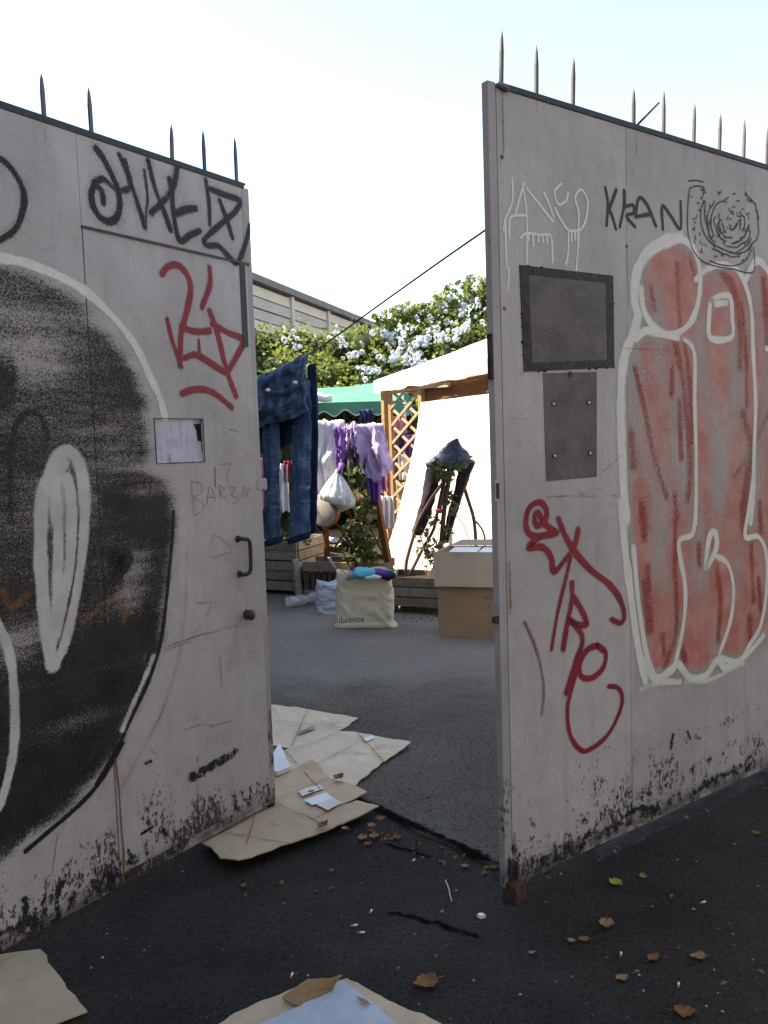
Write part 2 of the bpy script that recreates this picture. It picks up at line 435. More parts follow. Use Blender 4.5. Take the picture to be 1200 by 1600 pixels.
# ------------------------------------------------------------------ the two gate leaves
class Leaf:
    def __init__(s, px, py, zb, vpx, vpy, name, label):
        A = G(px, py, zb)
        d = ray(vpx, vpy); d.z = 0; d.normalize()
        s.o = Vector((A.x, A.y, 0)); s.d = d
        s.back = Vector((-d.y, d.x, 0))
        s.rz = math.atan2(d.y, d.x)
        s.root = thing(name, label, 'gate', s.o, s.rz, 'pair of grey metal gate leaves')
        s.k = 0; s.lim = (-9.0, 9.0)
    def gp(s, px, py, y=0.0):
        r_ = ray(px, py); c = Vector((0, 0, EYE))
        q = s.o + s.back * y
        t_ = (q - c).dot(s.back) / r_.dot(s.back)
        h = c + r_ * t_
        return (h - s.o).dot(s.d), h.z, t_
    def strokes(s, name, lines, mat, label=None, y0=0.0, kind=None, halo=0.0):
        mb = MB()
        prof = ((-1, 0), (-.7, .38), (-.38, .86), (0, 1), (.38, .86), (.7, .38), (1, 0))
        if halo: lines = [(q[0] * 2.6, q[1], halo) for q in lines if q[0] > 6] + list(lines)
        for ln in lines:
            w, pts = ln[0], ln[1]
            amp = ln[2] if len(ln) > 2 else 1.0
            s.k += 1
            y = -0.0011 - 0.000012 * s.k + y0
            lp = [s.gp(*q) for q in pts]
            wm = 1.12 * w * sum(q[2] for q in lp) / len(lp) / FOCAL * 0.5 * 1.25
            p = smoothline([(q[0], q[1]) for q in lp], 7)
            t0 = (p[0] - p[1]).normalized(); t1 = (p[-1] - p[-2]).normalized()
            p = [p[0] + t0 * wm, p[0] + t0 * wm * 0.55] + p + [p[-1] + t1 * wm * 0.55, p[-1] + t1 * wm]
            vs, al, n = [], [], len(p)
            for i, q in enumerate(p):
                tn = (p[min(i + 1, n - 1)] - p[max(i - 1, 0)])
                tn = tn.normalized() if tn.length > 1e-9 else Vector((1, 0, 0))
                nr = Vector((-tn.y, tn.x, 0))
                e = 0.0 if i in (0, n - 1) else (0.6 if i in (1, n - 2) else 1.0)
                ww = wm * (1 + 0.22 * fbm(q.x * 9, q.y * 9, s.k)); e *= 1 + 0.25 * fbm(q.x * 7 + 5, q.y * 7, s.k + 40)
                for o_, a_ in prof:
                    r_ = q + nr * (o_ * ww)
                    vs.append((min(max(r_.x, s.lim[0]), s.lim[1]), y, r_.y)); al.append(min(0.999, a_ * e * amp))
            m = len(prof)
            mb.add(vs, [(i * m + k, i * m + k + 1, (i + 1) * m + k + 1, (i + 1) * m + k) for i in range(n - 1) for k in range(m - 1)], al)
        return part(name, mb, mat, s.root, local=True, label=label, kind=kind)
    def fill(s, name, poly, mat, fn, step=0.012, edge=0.04, label=None, clip=None):
        s.k += 1
        y = -0.0011 - 0.000012 * s.k
        P = np.array([s.gp(*q)[:2] for q in poly])
        lo, hi = P.min(0) - edge, P.max(0) + edge
        if clip:
            lo[0] = max(lo[0], clip[0]); hi[0] = min(hi[0], clip[1])
        nx, nz = int((hi[0] - lo[0]) / step) + 1, int((hi[1] - lo[1]) / step) + 1
        X, Z = np.meshgrid(np.linspace(lo[0], hi[0], nx), np.linspace(lo[1], hi[1], nz))
        ins = np.zeros(X.shape, bool); dist = np.full(X.shape, 9.0)
        for i in range(len(P)):
            a, b = P[i], P[(i + 1) % len(P)]
            c = (a[1] > Z) != (b[1] > Z)
            ins ^= c & (X < (b[0] - a[0]) * (Z - a[1]) / (b[1] - a[1] + 1e-12) + a[0])
            ab = b - a
            t_ = np.clip(((X - a[0]) * ab[0] + (Z - a[1]) * ab[1]) / (ab @ ab + 1e-12), 0, 1)
            dist = np.minimum(dist, np.hypot(X - a[0] - t_ * ab[0], Z - a[1] - t_ * ab[1]))
        sd = np.where(ins, dist, -dist)
        al = np.clip(sd / edge * 0.5 + 0.5, 0, 1)
        al = np.clip(al * fn(X, Z), 0, 0.999)
        mb = MB()
        vs = np.stack([X.ravel(), np.full(X.size, y), Z.ravel()], 1).tolist()
        A = al
        fs = [(j * nx + i, j * nx + i + 1, (j + 1) * nx + i + 1, (j + 1) * nx + i) for j in range(nz - 1) for i in range(nx - 1)
              if max(A[j, i], A[j, i + 1], A[j + 1, i], A[j + 1, i + 1]) > 0.02]
        mb.add(vs, fs, al.ravel().tolist())
        return part(name, mb, mat, s.root, local=True, label=label)

def Z7(pts): return [(x / 2.7273, 60 + y / 2.7273) for x, y in pts]
def Z1(pts): return [(x / 2.7273, 380 + y / 2.7273) for x, y in pts]
def Z2(pts): return [(x / 2.7273, 800 + y / 2.7273) for x, y in pts]
def Z3(pts): return [(x / 2.7273, 1160 + y / 2.7273) for x, y in pts]
def Q8(pts): return [(740 + x / 2.6087, 30 + y / 2.6087) for x, y in pts]
def Q5(pts): return [(740 + x / 2.6087, 360 + y / 2.6087) for x, y in pts]
def Q6(pts): return [(740 + x / 2.6087, 740 + y / 2.6087) for x, y in pts]

def spike_mesh(mb, x, z0, x1, z1, w=0.013, y=0.02):
    """a flat bar hammered to a point"""
    L = z1 - z0
    prof = [(0, 1.0, 0.7), (0.62, 1.0, 0.7), (0.86, 0.62, 0.5), (1.0, 0.06, 0.06)]
    vs, fs = [], []
    for t_, a, b in prof:
        cx = x + (x1 - x) * t_; z = z0 + L * t_
        for i, j in ((-1, -1), (1, -1), (1, 1), (-1, 1)):
            vs.append((cx + i * a * w / 2, y + j * b * w / 2, z))
    for r_ in range(3):
        for k in range(4):
            fs.append((r_ * 4 + k, r_ * 4 + (k + 1) % 4, r_ * 4 + 4 + (k + 1) % 4, r_ * 4 + 4 + k))
    fs += [(3, 2, 1, 0), (12, 13, 14, 15)]
    mb.add(vs, fs)

# ---- leaf with the little door -------------------------------------------------
L = Leaf(431, 1251, 0.06, 1499, 664, 'gate_leaf', 'grey metal gate leaf with a built-in door, half covered by a black sprayed shape')
LW = 2.62; L.lim = (-2.6, -0.002)
ltop = L.gp(388, 293)[1]
dx0, dz1 = L.gp(128, 356)[0], 0.5 * (L.gp(128, 356)[1] + L.gp(380, 410)[1])
dx1 = L.gp(424, 1236)[0]
dz0 = 0.10
T = 0.045
def lbox(mb, x0, x1, z0, z1, y0=0.0, y1=T): return mb.bbox((x0, y0, z0), (x1, y1, z1))
part('sheet_panel', lbox(MB(), -LW + 0.06, dx0 - 0.003, 0.075, ltop - 0.012, -0.0006, 0.006), M['gate'], L.root, local=True)
part('sheet_panel', lbox(MB(), dx0 - 0.001, -0.0475, dz1 + 0.005, ltop - 0.012, -0.0003, 0.0072), M['gate'], L.root, local=True)
part('stile', lbox(MB(), -0.045, 0.0, 0.058, ltop - 0.006), M['stile'], L.root, local=True, bevel=0.003)
part('stile', lbox(MB(), -LW, -LW + 0.06, 0.058, ltop - 0.006), M['stile'], L.root, local=True, bevel=0.003)
part('bottom_rail', lbox(MB(), -LW + 0.061, -0.046, 0.058, 0.0745, 0.0006, T - 0.001), M['stile'], L.root, local=True)
part('bottom_rail', lbox(MB(), dx0 - 0.04, -0.0455, 0.0755, 0.0975, 0.004, T - 0.003), M['stile'], L.root, local=True, bevel=0.002)
part('top_rail', lbox(MB(), -LW, -0.03, ltop - 0.0115, ltop + 0.012, -0.004, T + 0.004), M['rail'], L.root, local=True, bevel=0.003)
part('post_foot', MB().tube([(-0.012, 0.022, 0.0), (-0.012, 0.022, 0.06)], 0.02, 10), M['dark_metal'], L.root, local=True)
part('sheet_joint', lbox(MB(), dx0 - 0.03, dx0 + 0.03, 0.076, ltop - 0.013, 0.0085, 0.0105), M['stile'], L.root, local=True)
# back bracing
part('brace', lbox(MB(), -LW + 0.06, -0.046, 1.28, 1.33, 0.012, T - 0.002), M['stile'], L.root, local=True)
# the door, with a square opening
hx0, hx1 = L.gp(243, 690)[0], L.gp(318, 690)[0]
hz0, hz1 = 0.5 * (L.gp(243, 722)[1] + L.gp(318, 723)[1]), 0.5 * (L.gp(243, 654)[1] + L.gp(318, 655)[1])
door = MB()
a0, a1, b0, b1 = dx0 + 0.003, dx1 - 0.006, dz0, dz1 - 0.003
for (x0, x1, z0, z1) in ((a0, hx0, b0, b1), (hx1, a1, b0, b1), (hx0, hx1, b0, hz0), (hx0, hx1, hz1, b1)):
    lbox(door, x0, x1, z0, z1, -0.0001, 0.0076)
door_o = part('door', door, M['gate2'], L.root, local=True, label='narrow door cut into the gate leaf')
rim = MB()
w_ = 0.0025
for (x0, x1, z0, z1) in ((hx0 - w_, hx1 + w_, hz1, hz1 + w_), (hx0 - w_, hx1 + w_, hz0 - w_, hz0), (hx0 - w_, hx0, hz0, hz1), (hx1, hx1 + w_, hz0, hz1)):
    lbox(rim, x0, x1, z0, z1, -0.0026, -0.0003)
part('opening_rim', rim, M['plate_rim'], door_o, local=True)
M['notice'] = simple('creased_paper', (0.80, 0.80, 0.86), (0.70, 0.69, 0.79), 6, 0.7, 0.25, 14, (14, 1, 1), trans=0.3)
M['dark_void'] = simple('dark_backing', (0.06, 0.055, 0.065), None, 10, 0.9)
def paper_fn(u, v):
    x = hx0 - 0.004 + (hx1 - hx0 + 0.008) * u
    z = hz0 - 0.004 + (hz1 - hz0 + 0.008) * v
    cr = 0.0035 * abs(math.sin(u * 16 + 2.2 * fbm(u * 2, v * 1.2, 3))) + 0.002 * fbm(u * 4, v * 4, 1)
    if u > 0.78: cr += (u - 0.78) * 0.05 * (0.4 + v)
    return (x, 0.0045 + cr, z)
pm = MB(); pm.grid(paper_fn, 40, 24)
pm.f = [f for f in pm.f if not ((f[0] % 40) / 39 > 0.95 - 0.01 * (f[0] // 40 - 8) + 0.02 * math.sin((f[0] // 40) * 0.9) and 10 < (f[0] // 40) < 20)]
part('paper_notice', pm, M['notice'], door_o, smooth=True, local=True, label='crumpled white paper filling the square opening')
part('paper_scrap', MB().bbox((hx0 + 0.07, 0.0015, hz0 + 0.002), (hx0 + 0.125, 0.0022, hz0 + 0.035)), M['notice'], door_o, local=True)
part('backing', lbox(MB(), hx0 - 0.02, hx1 + 0.02, hz0 - 0.02, hz1 + 0.02, 0.031, 0.033), M['dark_void'], door_o, local=True)
# dark gap and weld between door and stile
part('door_gap', lbox(MB(), a1 - 0.001, -0.0452, b0, b1 + 0.002, 0.012, 0.02), M['dark_void'], L.root, local=True)
part('door_drip_edge', lbox(MB(), dx0 - 0.004, a1 + 0.012, dz1 - 0.004, dz1 + 0.0042, -0.006, -0.0006), M['dark_metal'], L.root, local=True)
zc = L.gp(380, 412)[1]
part('corner_plate', lbox(MB(), -0.078, -0.0465, zc - 0.34, zc - 0.006, -0.003, -0.0006), M['rail'], L.root, local=True)
# handle
hxA, hzA, _ = L.gp(371, 842); hxB, hzB, _ = L.gp(374, 897)
ox = L.gp(383, 850)[0]
hb = MB()
hb.tube(smoothline([(hxA, -0.002, hzA), (hxA + 0.004, -0.03, hzA), (hxA + 0.03, -0.038, hzA - 0.012), (hxA + 0.033, -0.038, (hzA + hzB) / 2), (hxB + 0.026, -0.038, hzB + 0.012), (hxB + 0.002, -0.03, hzB), (hxB - 0.002, -0.002, hzB)], 5), 0.0085, 10)
part('handle', hb, M['dark_metal'], door_o, smooth=True, local=True)
for q in ((hxA, hzA), (hxB, hzB)):
    part('handle_rose', MB().tube([(q[0], 0.001, q[1]), (q[0], -0.006, q[1])], 0.014, 14), M['rusty'], door_o, local=True)
kx, kz, _ = L.gp(385, 960)
kb = MB()
kb.tube([(kx, 0.001, kz), (kx, -0.008, kz), (kx, -0.012, kz), (kx, -0.03, kz), (kx, -0.036, kz)], [0.021, 0.021, 0.017, 0.023, 0.013], 18)
part('knob', kb, M['dark_metal'], door_o, smooth=True, local=True)
qx, qz, _ = L.gp(392, 861)
part('keyhole_cover', MB().tube([(qx, 0.001, qz + 0.012), (qx, -0.004, qz + 0.010)], 0.009, 10), M['stile'], door_o, local=True)
# latch plate sticking out of the free edge
gx, gz, _ = L.gp(404, 757)
lt = MB(); lbox(lt, -0.03, 0.03, gz - 0.022, gz + 0.022, -0.004, 0.006); lbox(lt, 0.024, 0.038, gz - 0.03, gz + 0.024, 0.008, 0.03)
part('latch_plate', lt, M['stile'], L.root, local=True, bevel=0.002)
for i, (bx, by, tx, ty) in enumerate(((69, 183, 63, 101), (143, 208, 135, 123), (269, 250, 265, 182), (320, 268, 317, 193), (370, 287, 366, 206))):
    x_, z_, _ = L.gp(bx, by, 0.02); x2, z2, _ = L.gp(tx, ty, 0.02)
    mb = MB(); spike_mesh(mb, x_, ltop + 0.008, x_ + (x2 - x_) * 0.3 + random.uniform(-.006, .006), ltop + (z2 - z_) - 0.01)
    part('spike', mb, M['spike'], L.root, local=True)
for x_ in (-1.62, -1.78, -2.1, -2.26, -2.42):
    mb = MB(); spike_mesh(mb, x_, ltop + 0.008, x_, ltop + 0.20); part('spike', mb, M['spike'], L.root, local=True)
mb = MB(); sx = L.gp(370, 287, .02)[0]; lbox(mb, sx - 0.02, sx + 0.03, ltop + 0.004, ltop + 0.013, 0.0, 0.03); part('weld', mb, M['rusty'], L.root, local=True)

# paint on this leaf, oldest first
def dens_black(X, Z):
    v = 0.685 + 0.0 * X
    v = v + 0.36 * np.clip((1.55 - Z) / 0.8, 0, 1)                      # the painter went over the lower part again
    v = v - 0.30 * np.exp(-(((X + 1.05) / 0.13) ** 2 + ((Z - 1.92) / 0.12) ** 2))
    v = v - 0.40 * np.exp(-(((X + 0.72) / 0.10) ** 2 + ((Z - 1.17) / 0.13) ** 2))
    v = v - 0.30 * np.exp(-(((X + 0.95) / 0.22) ** 2 + ((Z - 1.43) / 0.05) ** 2))
    v = v - 0.38 * np.exp(-(((X + 1.17) / 0.16) ** 2 + ((Z - 0.98) / 0.10) ** 2))
    v = v - 0.30 * np.exp(-(((X + 0.98) / 0.2) ** 2 + ((Z - 0.70) / 0.05) ** 2))
    return v
bx_ = [(-60, 400), (0, 408), (60, 425), (120, 462), (170, 515), (205, 565), (228, 625), (236, 660), (236, 728), (268, 748), (273, 800), (269, 880), (256, 960), (240, 1010), (225, 1060), (200, 1110), (178, 1170), (150, 1215), (105, 1262), (55, 1300), (0, 1325), (-60, 1340)]
L.fill('black_spray_fill', bx_, M['black_fill'], dens_black, 0.012, 0.045, 'big black sprayed shape covering the left of the leaf', clip=(-LW + 0.03, -0.1))
L.strokes('orange_spray', [(18, Z2([(10, 340), (30, 390), (60, 400), (120, 345)]))], M['orange'])
L.strokes('orange_spray', [(13, Z2([(350, 470), (470, 370), (545, 345), (540, 400), (525, 470)])), (7, Z2([(455, 370), (460, 470)]), .7)], M['orange'])
L.strokes('black_spray_line', [
    (15, Z1([(45, 1190), (40, 1000), (45, 880), (70, 770), (125, 720), (175, 745), (205, 830)])),
    (26, Z2([(625, 390), (640, 460), (650, 560), (640, 640)])),
    (40, Z2([(470, 200), (540, 190), (470, 300)]), .9),
    ], M['black_spray'])
L.strokes('black_overspray', [(70, Z2([(500, 700), (480, 850), (440, 1000)]), .9), (70, Z2([(620, 560), (560, 720), (470, 880)]), .9),
    (60, Z3([(20, 420), (100, 330), (180, 220), (300, 140)]), 1.0), (55, Z3([(20, 260), (120, 150), (280, 60)]), 1.0),
    (70, Z1([(10, 560), (15, 640), (12, 700)]), 1.0), (50, Z1([(450, 1080), (560, 1120), (690, 1120)]), .85), (40, Z1([(470, 1005), (640, 1000)]), .6),
    (26, Z2([(30, 140), (150, 180)]), .7), (50, Z2([(560, 60), (700, 60)]), .9)], M['black_fill'])
L.strokes('black_outline', [(7, Z2([(738, 0), (732, 120), (720, 250), (705, 400), (682, 560), (632, 720), (562, 870), (492, 1020), (410, 1160)])),
    (8, Z3([(520, 5), (470, 100), (400, 200), (300, 300), (200, 385), (110, 462)]))], M['dark_line'])
L.strokes('cream_outline', [(16, Z1([(-60, 52), (0, 62), (80, 76), (180, 110), (280, 155), (370, 210), (450, 282), (530, 372), (590, 462), (640, 572), (680, 660), (700, 735)])),
    ], M['cream'])
L.strokes('cream_outline', [(12, Z2([(655, 610), (610, 720), (560, 830), (520, 930)]), .6)], M['cream'])
L.strokes('white_loop', [
    (46, Z1([(265, 960), (262, 1080), (255, 1190)]), .55), (44, Z2([(262, 30), (255, 200), (245, 380), (228, 540)]), .55),
    (26, Z2([(180, -40), (172, 150), (178, 300), (188, 430), (205, 560), (225, 650)])),
    (20, Z2([(362, -30), (352, 150), (332, 300), (303, 450), (268, 580), (225, 655)])),
    (26, Z1([(170, 1190), (182, 1080), (212, 985), (250, 905), (290, 888), (328, 925), (352, 1005), (360, 1120)])),
    (21, Z2([(245, -20), (248, 150), (243, 330), (230, 480), (215, 600)])),
    (20, Z2([(305, -20), (298, 200), (268, 380), (240, 520)])),
    (24, Z1([(240, 1190), (235, 1080), (245, 990), (270, 940)])), (22, Z1([(305, 1190), (300, 1080), (285, 1000)])),
    ], M['white'])
L.strokes('white_curve', [(18, Z2([(-40, 430), (0, 500), (30, 570), (52, 680), (62, 850), (58, 1000), (32, 1140), (0, 1240), (-40, 1300)])) ], M['white'])
L.strokes('black_tag', [
    (14, Z7([(410, 470), (435, 505), (470, 570), (500, 640), (510, 710), (495, 765), (460, 780), (420, 755), (392, 700), (392, 645), (415, 630), (435, 660), (440, 700)])),
    (14, Z7([(398, 618), (440, 600), (490, 640), (545, 642), (552, 600), (528, 520)]), .8),
    (11, Z7([(508, 495), (550, 600), (585, 700), (618, 808)]), .85), (9, Z7([(618, 808), (622, 740), (628, 680), (615, 560)]), .7),
    (12, Z7([(630, 520), (660, 640), (700, 740), (727, 818)]), .9), (15, Z7([(645, 742), (690, 700), (735, 640), (755, 550)]), .8),
    (12, Z7([(722, 600), (732, 660), (740, 760), (765, 860), (810, 838), (850, 820)])), (14, Z7([(745, 748), (790, 730), (832, 725)])),
    (11, Z7([(875, 600), (890, 700), (893, 792)]), .8), (11, Z7([(890, 640), (960, 668), (1020, 692), (1000, 740), (930, 800), (872, 855), (882, 882), (930, 885), (975, 930), (1010, 957), (1040, 890), (1065, 800)])),
    (10, Z7([(935, 690), (965, 770), (990, 850)]), .9),
    ], M['black_spray'], 'black spray tag across the top of the leaf', halo=0.36)
L.strokes('black_ring', [(13, Z7([(-60, 490), (0, 512), (55, 565), (98, 650), (98, 725), (65, 812), (0, 858), (-50, 880)]))], M['black_spray'], halo=0.34)
L.strokes('red_tag', [(12, Z1(q)) for q in (
    [(690, 130), (715, 100), (760, 95), (800, 140), (812, 200), (800, 270), (785, 330), (770, 400), (765, 520)],
    [(893, 105), (893, 180), (860, 272)], [(772, 357), (830, 376), (892, 374)],
    [(785, 490), (830, 475), (880, 500), (965, 556)], [(893, 290), (925, 380), (965, 540), (1005, 650)],
    [(905, 345), (970, 380), (1035, 412), (1020, 460), (968, 550)], [(775, 640), (840, 622), (910, 638), (985, 698)])]
    + [(9, Z1([(712, 325), (735, 420), (772, 525)])), (7, Z1([(846, 415), (850, 475)]))], M['red_tag'], 'red spray tag on the little door')
L.strokes('scribbled_letters', [(2.6, Z1(q)) for q in (
    [(815, 1015), (818, 1080), (826, 1160)], [(815, 1015), (855, 1028), (852, 1068), (825, 1085), (866, 1110), (860, 1142), (826, 1160)],
    [(880, 1112), (893, 1035), (918, 1098)], [(884, 1085), (910, 1080)], [(930, 1030), (940, 1090)], [(930, 1030), (955, 1045), (938, 1062), (962, 1090)],
    [(935, 945), (980, 943), (966, 990), (972, 1032)], [(975, 1038), (1002, 1045), (985, 1075), (1018, 1088), (985, 1112)],
    [(1030, 1082), (1039, 1036), (1049, 1080)], [(1055, 1080), (1056, 1042), (1070, 1055)], [(978, 795), (1010, 800)])], M['pencil'], kind='stuff')
L.strokes('scratches', [(2.2, Z2(q)) for q in (
    [(620, 600), (720, 570), (840, 530), (1020, 482)], [(740, 560), (860, 520), (900, 516)], [(700, 590), (820, 548)], [(895, 130), (920, 100), (985, 150)], [(905, 195), (950, 180), (985, 170)],
    [(780, 930), (860, 905), (900, 910), (990, 890)], [(800, 890), (840, 870)], [(900, 400), (880, 440)], [(935, 620), (945, 760)], [(1060, 595), (1095, 595)], [(840, 390), (900, 382)], [(640, 1010), (665, 1035)], [(900, 905), (915, 925)])]
    + [(3, Z2([(795, 130), (795, 350), (780, 540)]), .4)], M['pencil'], kind='stuff')
L.strokes('soot_scuff', [(24, Z3([(810, 150), (860, 125), (920, 90), (1000, 45)]), .95)], M['soot'])
L.strokes('faint_stroke', [(9, Z2([(795, 150), (790, 400), (760, 620), (690, 850), (560, 1100), (500, 1200)]), .5)], spray('faint_grey_spray', (0.25, 0.235, 0.235), opacity=0.6, soft=(0.1, 0.9)))
L.strokes('rust_run', [(4, Z3([(490, 70), (505, 200), (515, 350), (525, 470), (525, 590)])), (2, Z3([(245, 380), (232, 480), (220, 560)]), .7), (3, Z3([(840, 60), (842, 290)]), .6), (3, [(69, 190), (71, 225)], .5), (3, [(143, 214), (144, 240)], .5), (3, [(269, 256), (270, 285)], .5), (4, [(421, 1110), (424, 1160)], .7), (3, [(335, 730), (336, 760)], .8)], M['rust_run'], kind='stuff')
L.strokes('dirt_splash', [(12, Z3([(250, 740), (240, 680), (250, 620), (275, 590)]), 1.0), (14, Z3([(100, 660), (110, 700), (120, 770)]), 1), (9, Z3([(175, 690), (185, 670)]), 1), (16, Z3([(60, 790), (130, 745), (210, 720)]), .8),
    (9, Z3([(545, 460), (560, 490)]), 1), (8, Z3([(600, 390), (650, 360)]), 1), (7, Z3([(695, 370), (705, 395)]), 1), (9, Z3([(620, 90), (640, 80)]), .8), (12, Z3([(300, 680), (330, 620), (380, 560)]), .7), (70, Z3([(-20, 860), (150, 760), (330, 660), (520, 560)]), .62), (60, Z3([(540, 520), (700, 400), (900, 300), (1100, 215)]), .58)], M['soot'], kind='stuff')

# ---- leaf with the red piece ------------------------------------------------------
K = Leaf(790, 1376, 0.075, 2421, 626, 'gate_leaf', 'grey metal gate leaf with a black metal plate and a red and cream spray piece')
KW = 2.62; K.lim = (0.002, 2.6)
ktop = 0.5 * (K.gp(760, 126)[1] + K.gp(1198, 257)[1])
s1, s2 = K.gp(980, 500)[0], K.gp(1160, 420)[0] + 0.02
x0s = K.gp(787, 700)[0]
part('stile', lbox(MB(), 0.0, x0s - 0.001, 0.045, ktop, 0.0, 0.03), M['stile'], K.root, local=True, bevel=0.0025)
part('stile', lbox(MB(), KW - 0.06, KW, 0.05, ktop - 0.006, 0.0, T), M['stile'], K.root, local=True, bevel=0.0025)
part('sheet_panel', lbox(MB(), x0s + 0.001, s1 - 0.0012, 0.07, ktop - 0.018, -0.0006, 0.006), M['gate2'], K.root, local=True)
part('sheet_panel', lbox(MB(), s1 + 0.0012, s2 - 0.0012, 0.07, ktop - 0.018, -0.0003, 0.006), M['gate'], K.root, local=True)
part('sheet_panel', lbox(MB(), s2 + 0.0012, KW - 0.061, 0.07, ktop - 0.018, -0.0002, 0.006), M['gate2'], K.root, local=True)
part('bottom_rail', lbox(MB(), x0s + 0.002, KW - 0.061, 0.045, 0.0695, 0.003, T - 0.002), M['stile'], K.root, local=True)
part('top_rail', lbox(MB(), x0s + 0.012, KW - 0.001, ktop - 0.0175, ktop + 0.004, -0.005, T + 0.005), M['rail'], K.root, local=True, bevel=0.003)
part('brace', lbox(MB(), x0s + 0.002, KW - 0.061, 1.30, 1.35, 0.012, T - 0.002), M['stile'], K.root, local=True)
part('spare_sheet', lbox(MB(), x0s + 0.001, KW - 0.062, 0.072, ktop - 0.02, 0.0065, 0.0085), M['stile'], K.root, local=True)
for i, (bx, by, tx, ty) in enumerate(((783, 135, 787, 45), (838, 152, 840, 68), (895, 167, 899, 85), (990, 195, 991, 132), (1037, 212, 1038, 138), (1084, 226, 1087, 157), (1124, 237, 1128, 173), (1162, 247, 1165, 180), (1198, 258, 1201, 192))):
    x_, z_, _ = K.gp(bx, by, 0.02); x2, z2, _ = K.gp(tx, ty, 0.02)
    mb = MB(); spike_mesh(mb, x_, ktop - 0.002, x_ + (x2 - x_) * 0.5, ktop + (z2 - z_) - 0.002, 0.013)
    part('spike', mb, M['spike'], K.root, local=True)
xe = K.gp(1198, 258, 0.02)[0]
for x_ in [xe + 0.17 * k for k in range(1, 20) if xe + 0.17 * k < KW - 0.05]:
    mb = MB(); spike_mesh(mb, x_, ktop - 0.002, x_, ktop + 0.21); part('spike', mb, M['spike'], K.root, local=True)
xa, za, _ = K.gp(993, 198); xb, zb_, _ = K.gp(1023, 163)
part('bent_rod', MB().tube([(xa, 0.01, za - 0.005), (xb, -0.02, zb_)], [0.005, 0.0035], 6), M['rusty'], K.root, local=True)
xa, za, _ = K.gp(783, 136)
part('weld', MB().tube([(xa - 0.022, -0.004, za + 0.004), (xa - 0.008, -0.008, za), (xa + 0.016, -0.008, za - 0.004), (xa + 0.03, -0.004, za - 0.006)], [0.004, 0.011, 0.012, 0.004], 8), M['spike'], K.root, smooth=True, local=True)
# black plate: a raised frame round a flat sheet, and the plate bolted below it
cs = [K.gp(*q) for q in ((811, 414), (957, 431), (959, 574), (818, 581))]
def quad_in(f):
    cx = sum(q[0] for q in cs) / 4; cz = sum(q[1] for q in cs) / 4
    return [((q[0] - cx) * f + cx, (q[1] - cz) * f + cz) for q in cs]
o_, i_ = quad_in(1.0), quad_in(0.83)
fr = MB()
for k in range(4):
    k2 = (k + 1) % 4
    fr.prism([(o_[k][0], -0.0008, o_[k][1]), (o_[k2][0], -0.0008, o_[k2][1]), (i_[k2][0], -0.0008, i_[k2][1]), (i_[k][0], -0.0008, i_[k][1])], (0, -0.0030, 0))
pl = part('black_plate', MB().prism([(q[0], -0.0008, q[1]) for q in quad_in(0.84)], (0, -0.0022, 0)), M['plate'], K.root, local=True, label='square black metal plate with a rough raised edge')
part('plate_frame', fr, M['plate_rim'], pl, local=True)
rr = random.Random(4)
for k in range(16):
    e = rr.randrange(4); t_ = rr.random()
    x_ = o_[e][0] + (o_[(e + 1) % 4][0] - o_[e][0]) * t_; z_ = o_[e][1] + (o_[(e + 1) % 4][1] - o_[e][1]) * t_
    r_ = rr.uniform(0.002, 0.0055)
    part('weld_bead', MB().tube([(x_, -0.0006, z_), (x_, -0.004, z_), (x_, -0.0075, z_)], [r_ * 1.3, r_, r_ * 0.3], 7), M['plate_rim'], pl, smooth=True, local=True)
ls = [K.gp(*q) for q in ((848, 583), (932, 581), (932, 745), (853, 752))]
pl2 = part('black_plate', MB().prism([(q[0], -0.0008, q[1]) for q in ls], (0, -0.0012, 0)), M['plate'], K.root, local=True, label='upright black plate with four bright bolt holes')
for q in ((864, 631), (919, 629), (866, 712), (921, 708)):
    x_, z_, _ = K.gp(*q)
    part('bolt_hole', MB().tube([(x_, -0.0019, z_), (x_, -0.0034, z_)], 0.0105, 10), M['plate_rim'], pl2, local=True)
    part('bolt', MB().tube([(x_, -0.003, z_), (x_, -0.006, z_)], [0.0062, 0.005], 8), M['bright_bolt'], pl2, local=True)  # daylight through the hole painted as a pale disc
part('bolt_hole', MB().tube([(K.gp(890, 585)[0], -0.0021, K.gp(890, 585)[1]), (K.gp(890, 585)[0], -0.0042, K.gp(890, 585)[1])], 0.011, 10), M['plate_rim'], pl2, local=True)
# keyhole slot and bolts of the stile
kx, kz, _ = K.gp(778, 767)
part('lock_plate', lbox(MB(), kx - 0.016, kx + 0.014, kz - 0.038, kz + 0.038, -0.002, 0.0005), M['stile'], K.root, local=True, bevel=0.002)
part('keyhole', lbox(MB(), kx - 0.011, kx + 0.004, kz - 0.026, kz + 0.026, -0.0032, -0.0018), M['dark_void'], K.root, local=True)
kz = K.gp(768, 971)[1]
part('latch_bolt', lbox(MB(), -0.018, 0.004, kz - 0.012, kz + 0.012, 0.004, 0.02), M['dark_metal'], K.root, local=True, bevel=0.002)
kz0, kz1 = K.gp(762, 592)[1], K.gp(760, 520)[1]
part('strike_strip', lbox(MB(), -0.012, 0.002, kz0, kz1, 0.003, 0.02), M['rusty'], K.root, local=True, bevel=0.002)
for q in ((979, 385), (1080, 692), (788, 482), (784, 245)):
    x_, z_, _ = K.gp(*q)
    part('rivet', MB().tube([(x_, -0.0002, z_), (x_, -0.004, z_)], [0.008, 0.005], 8), M['spike'], K.root, local=True)
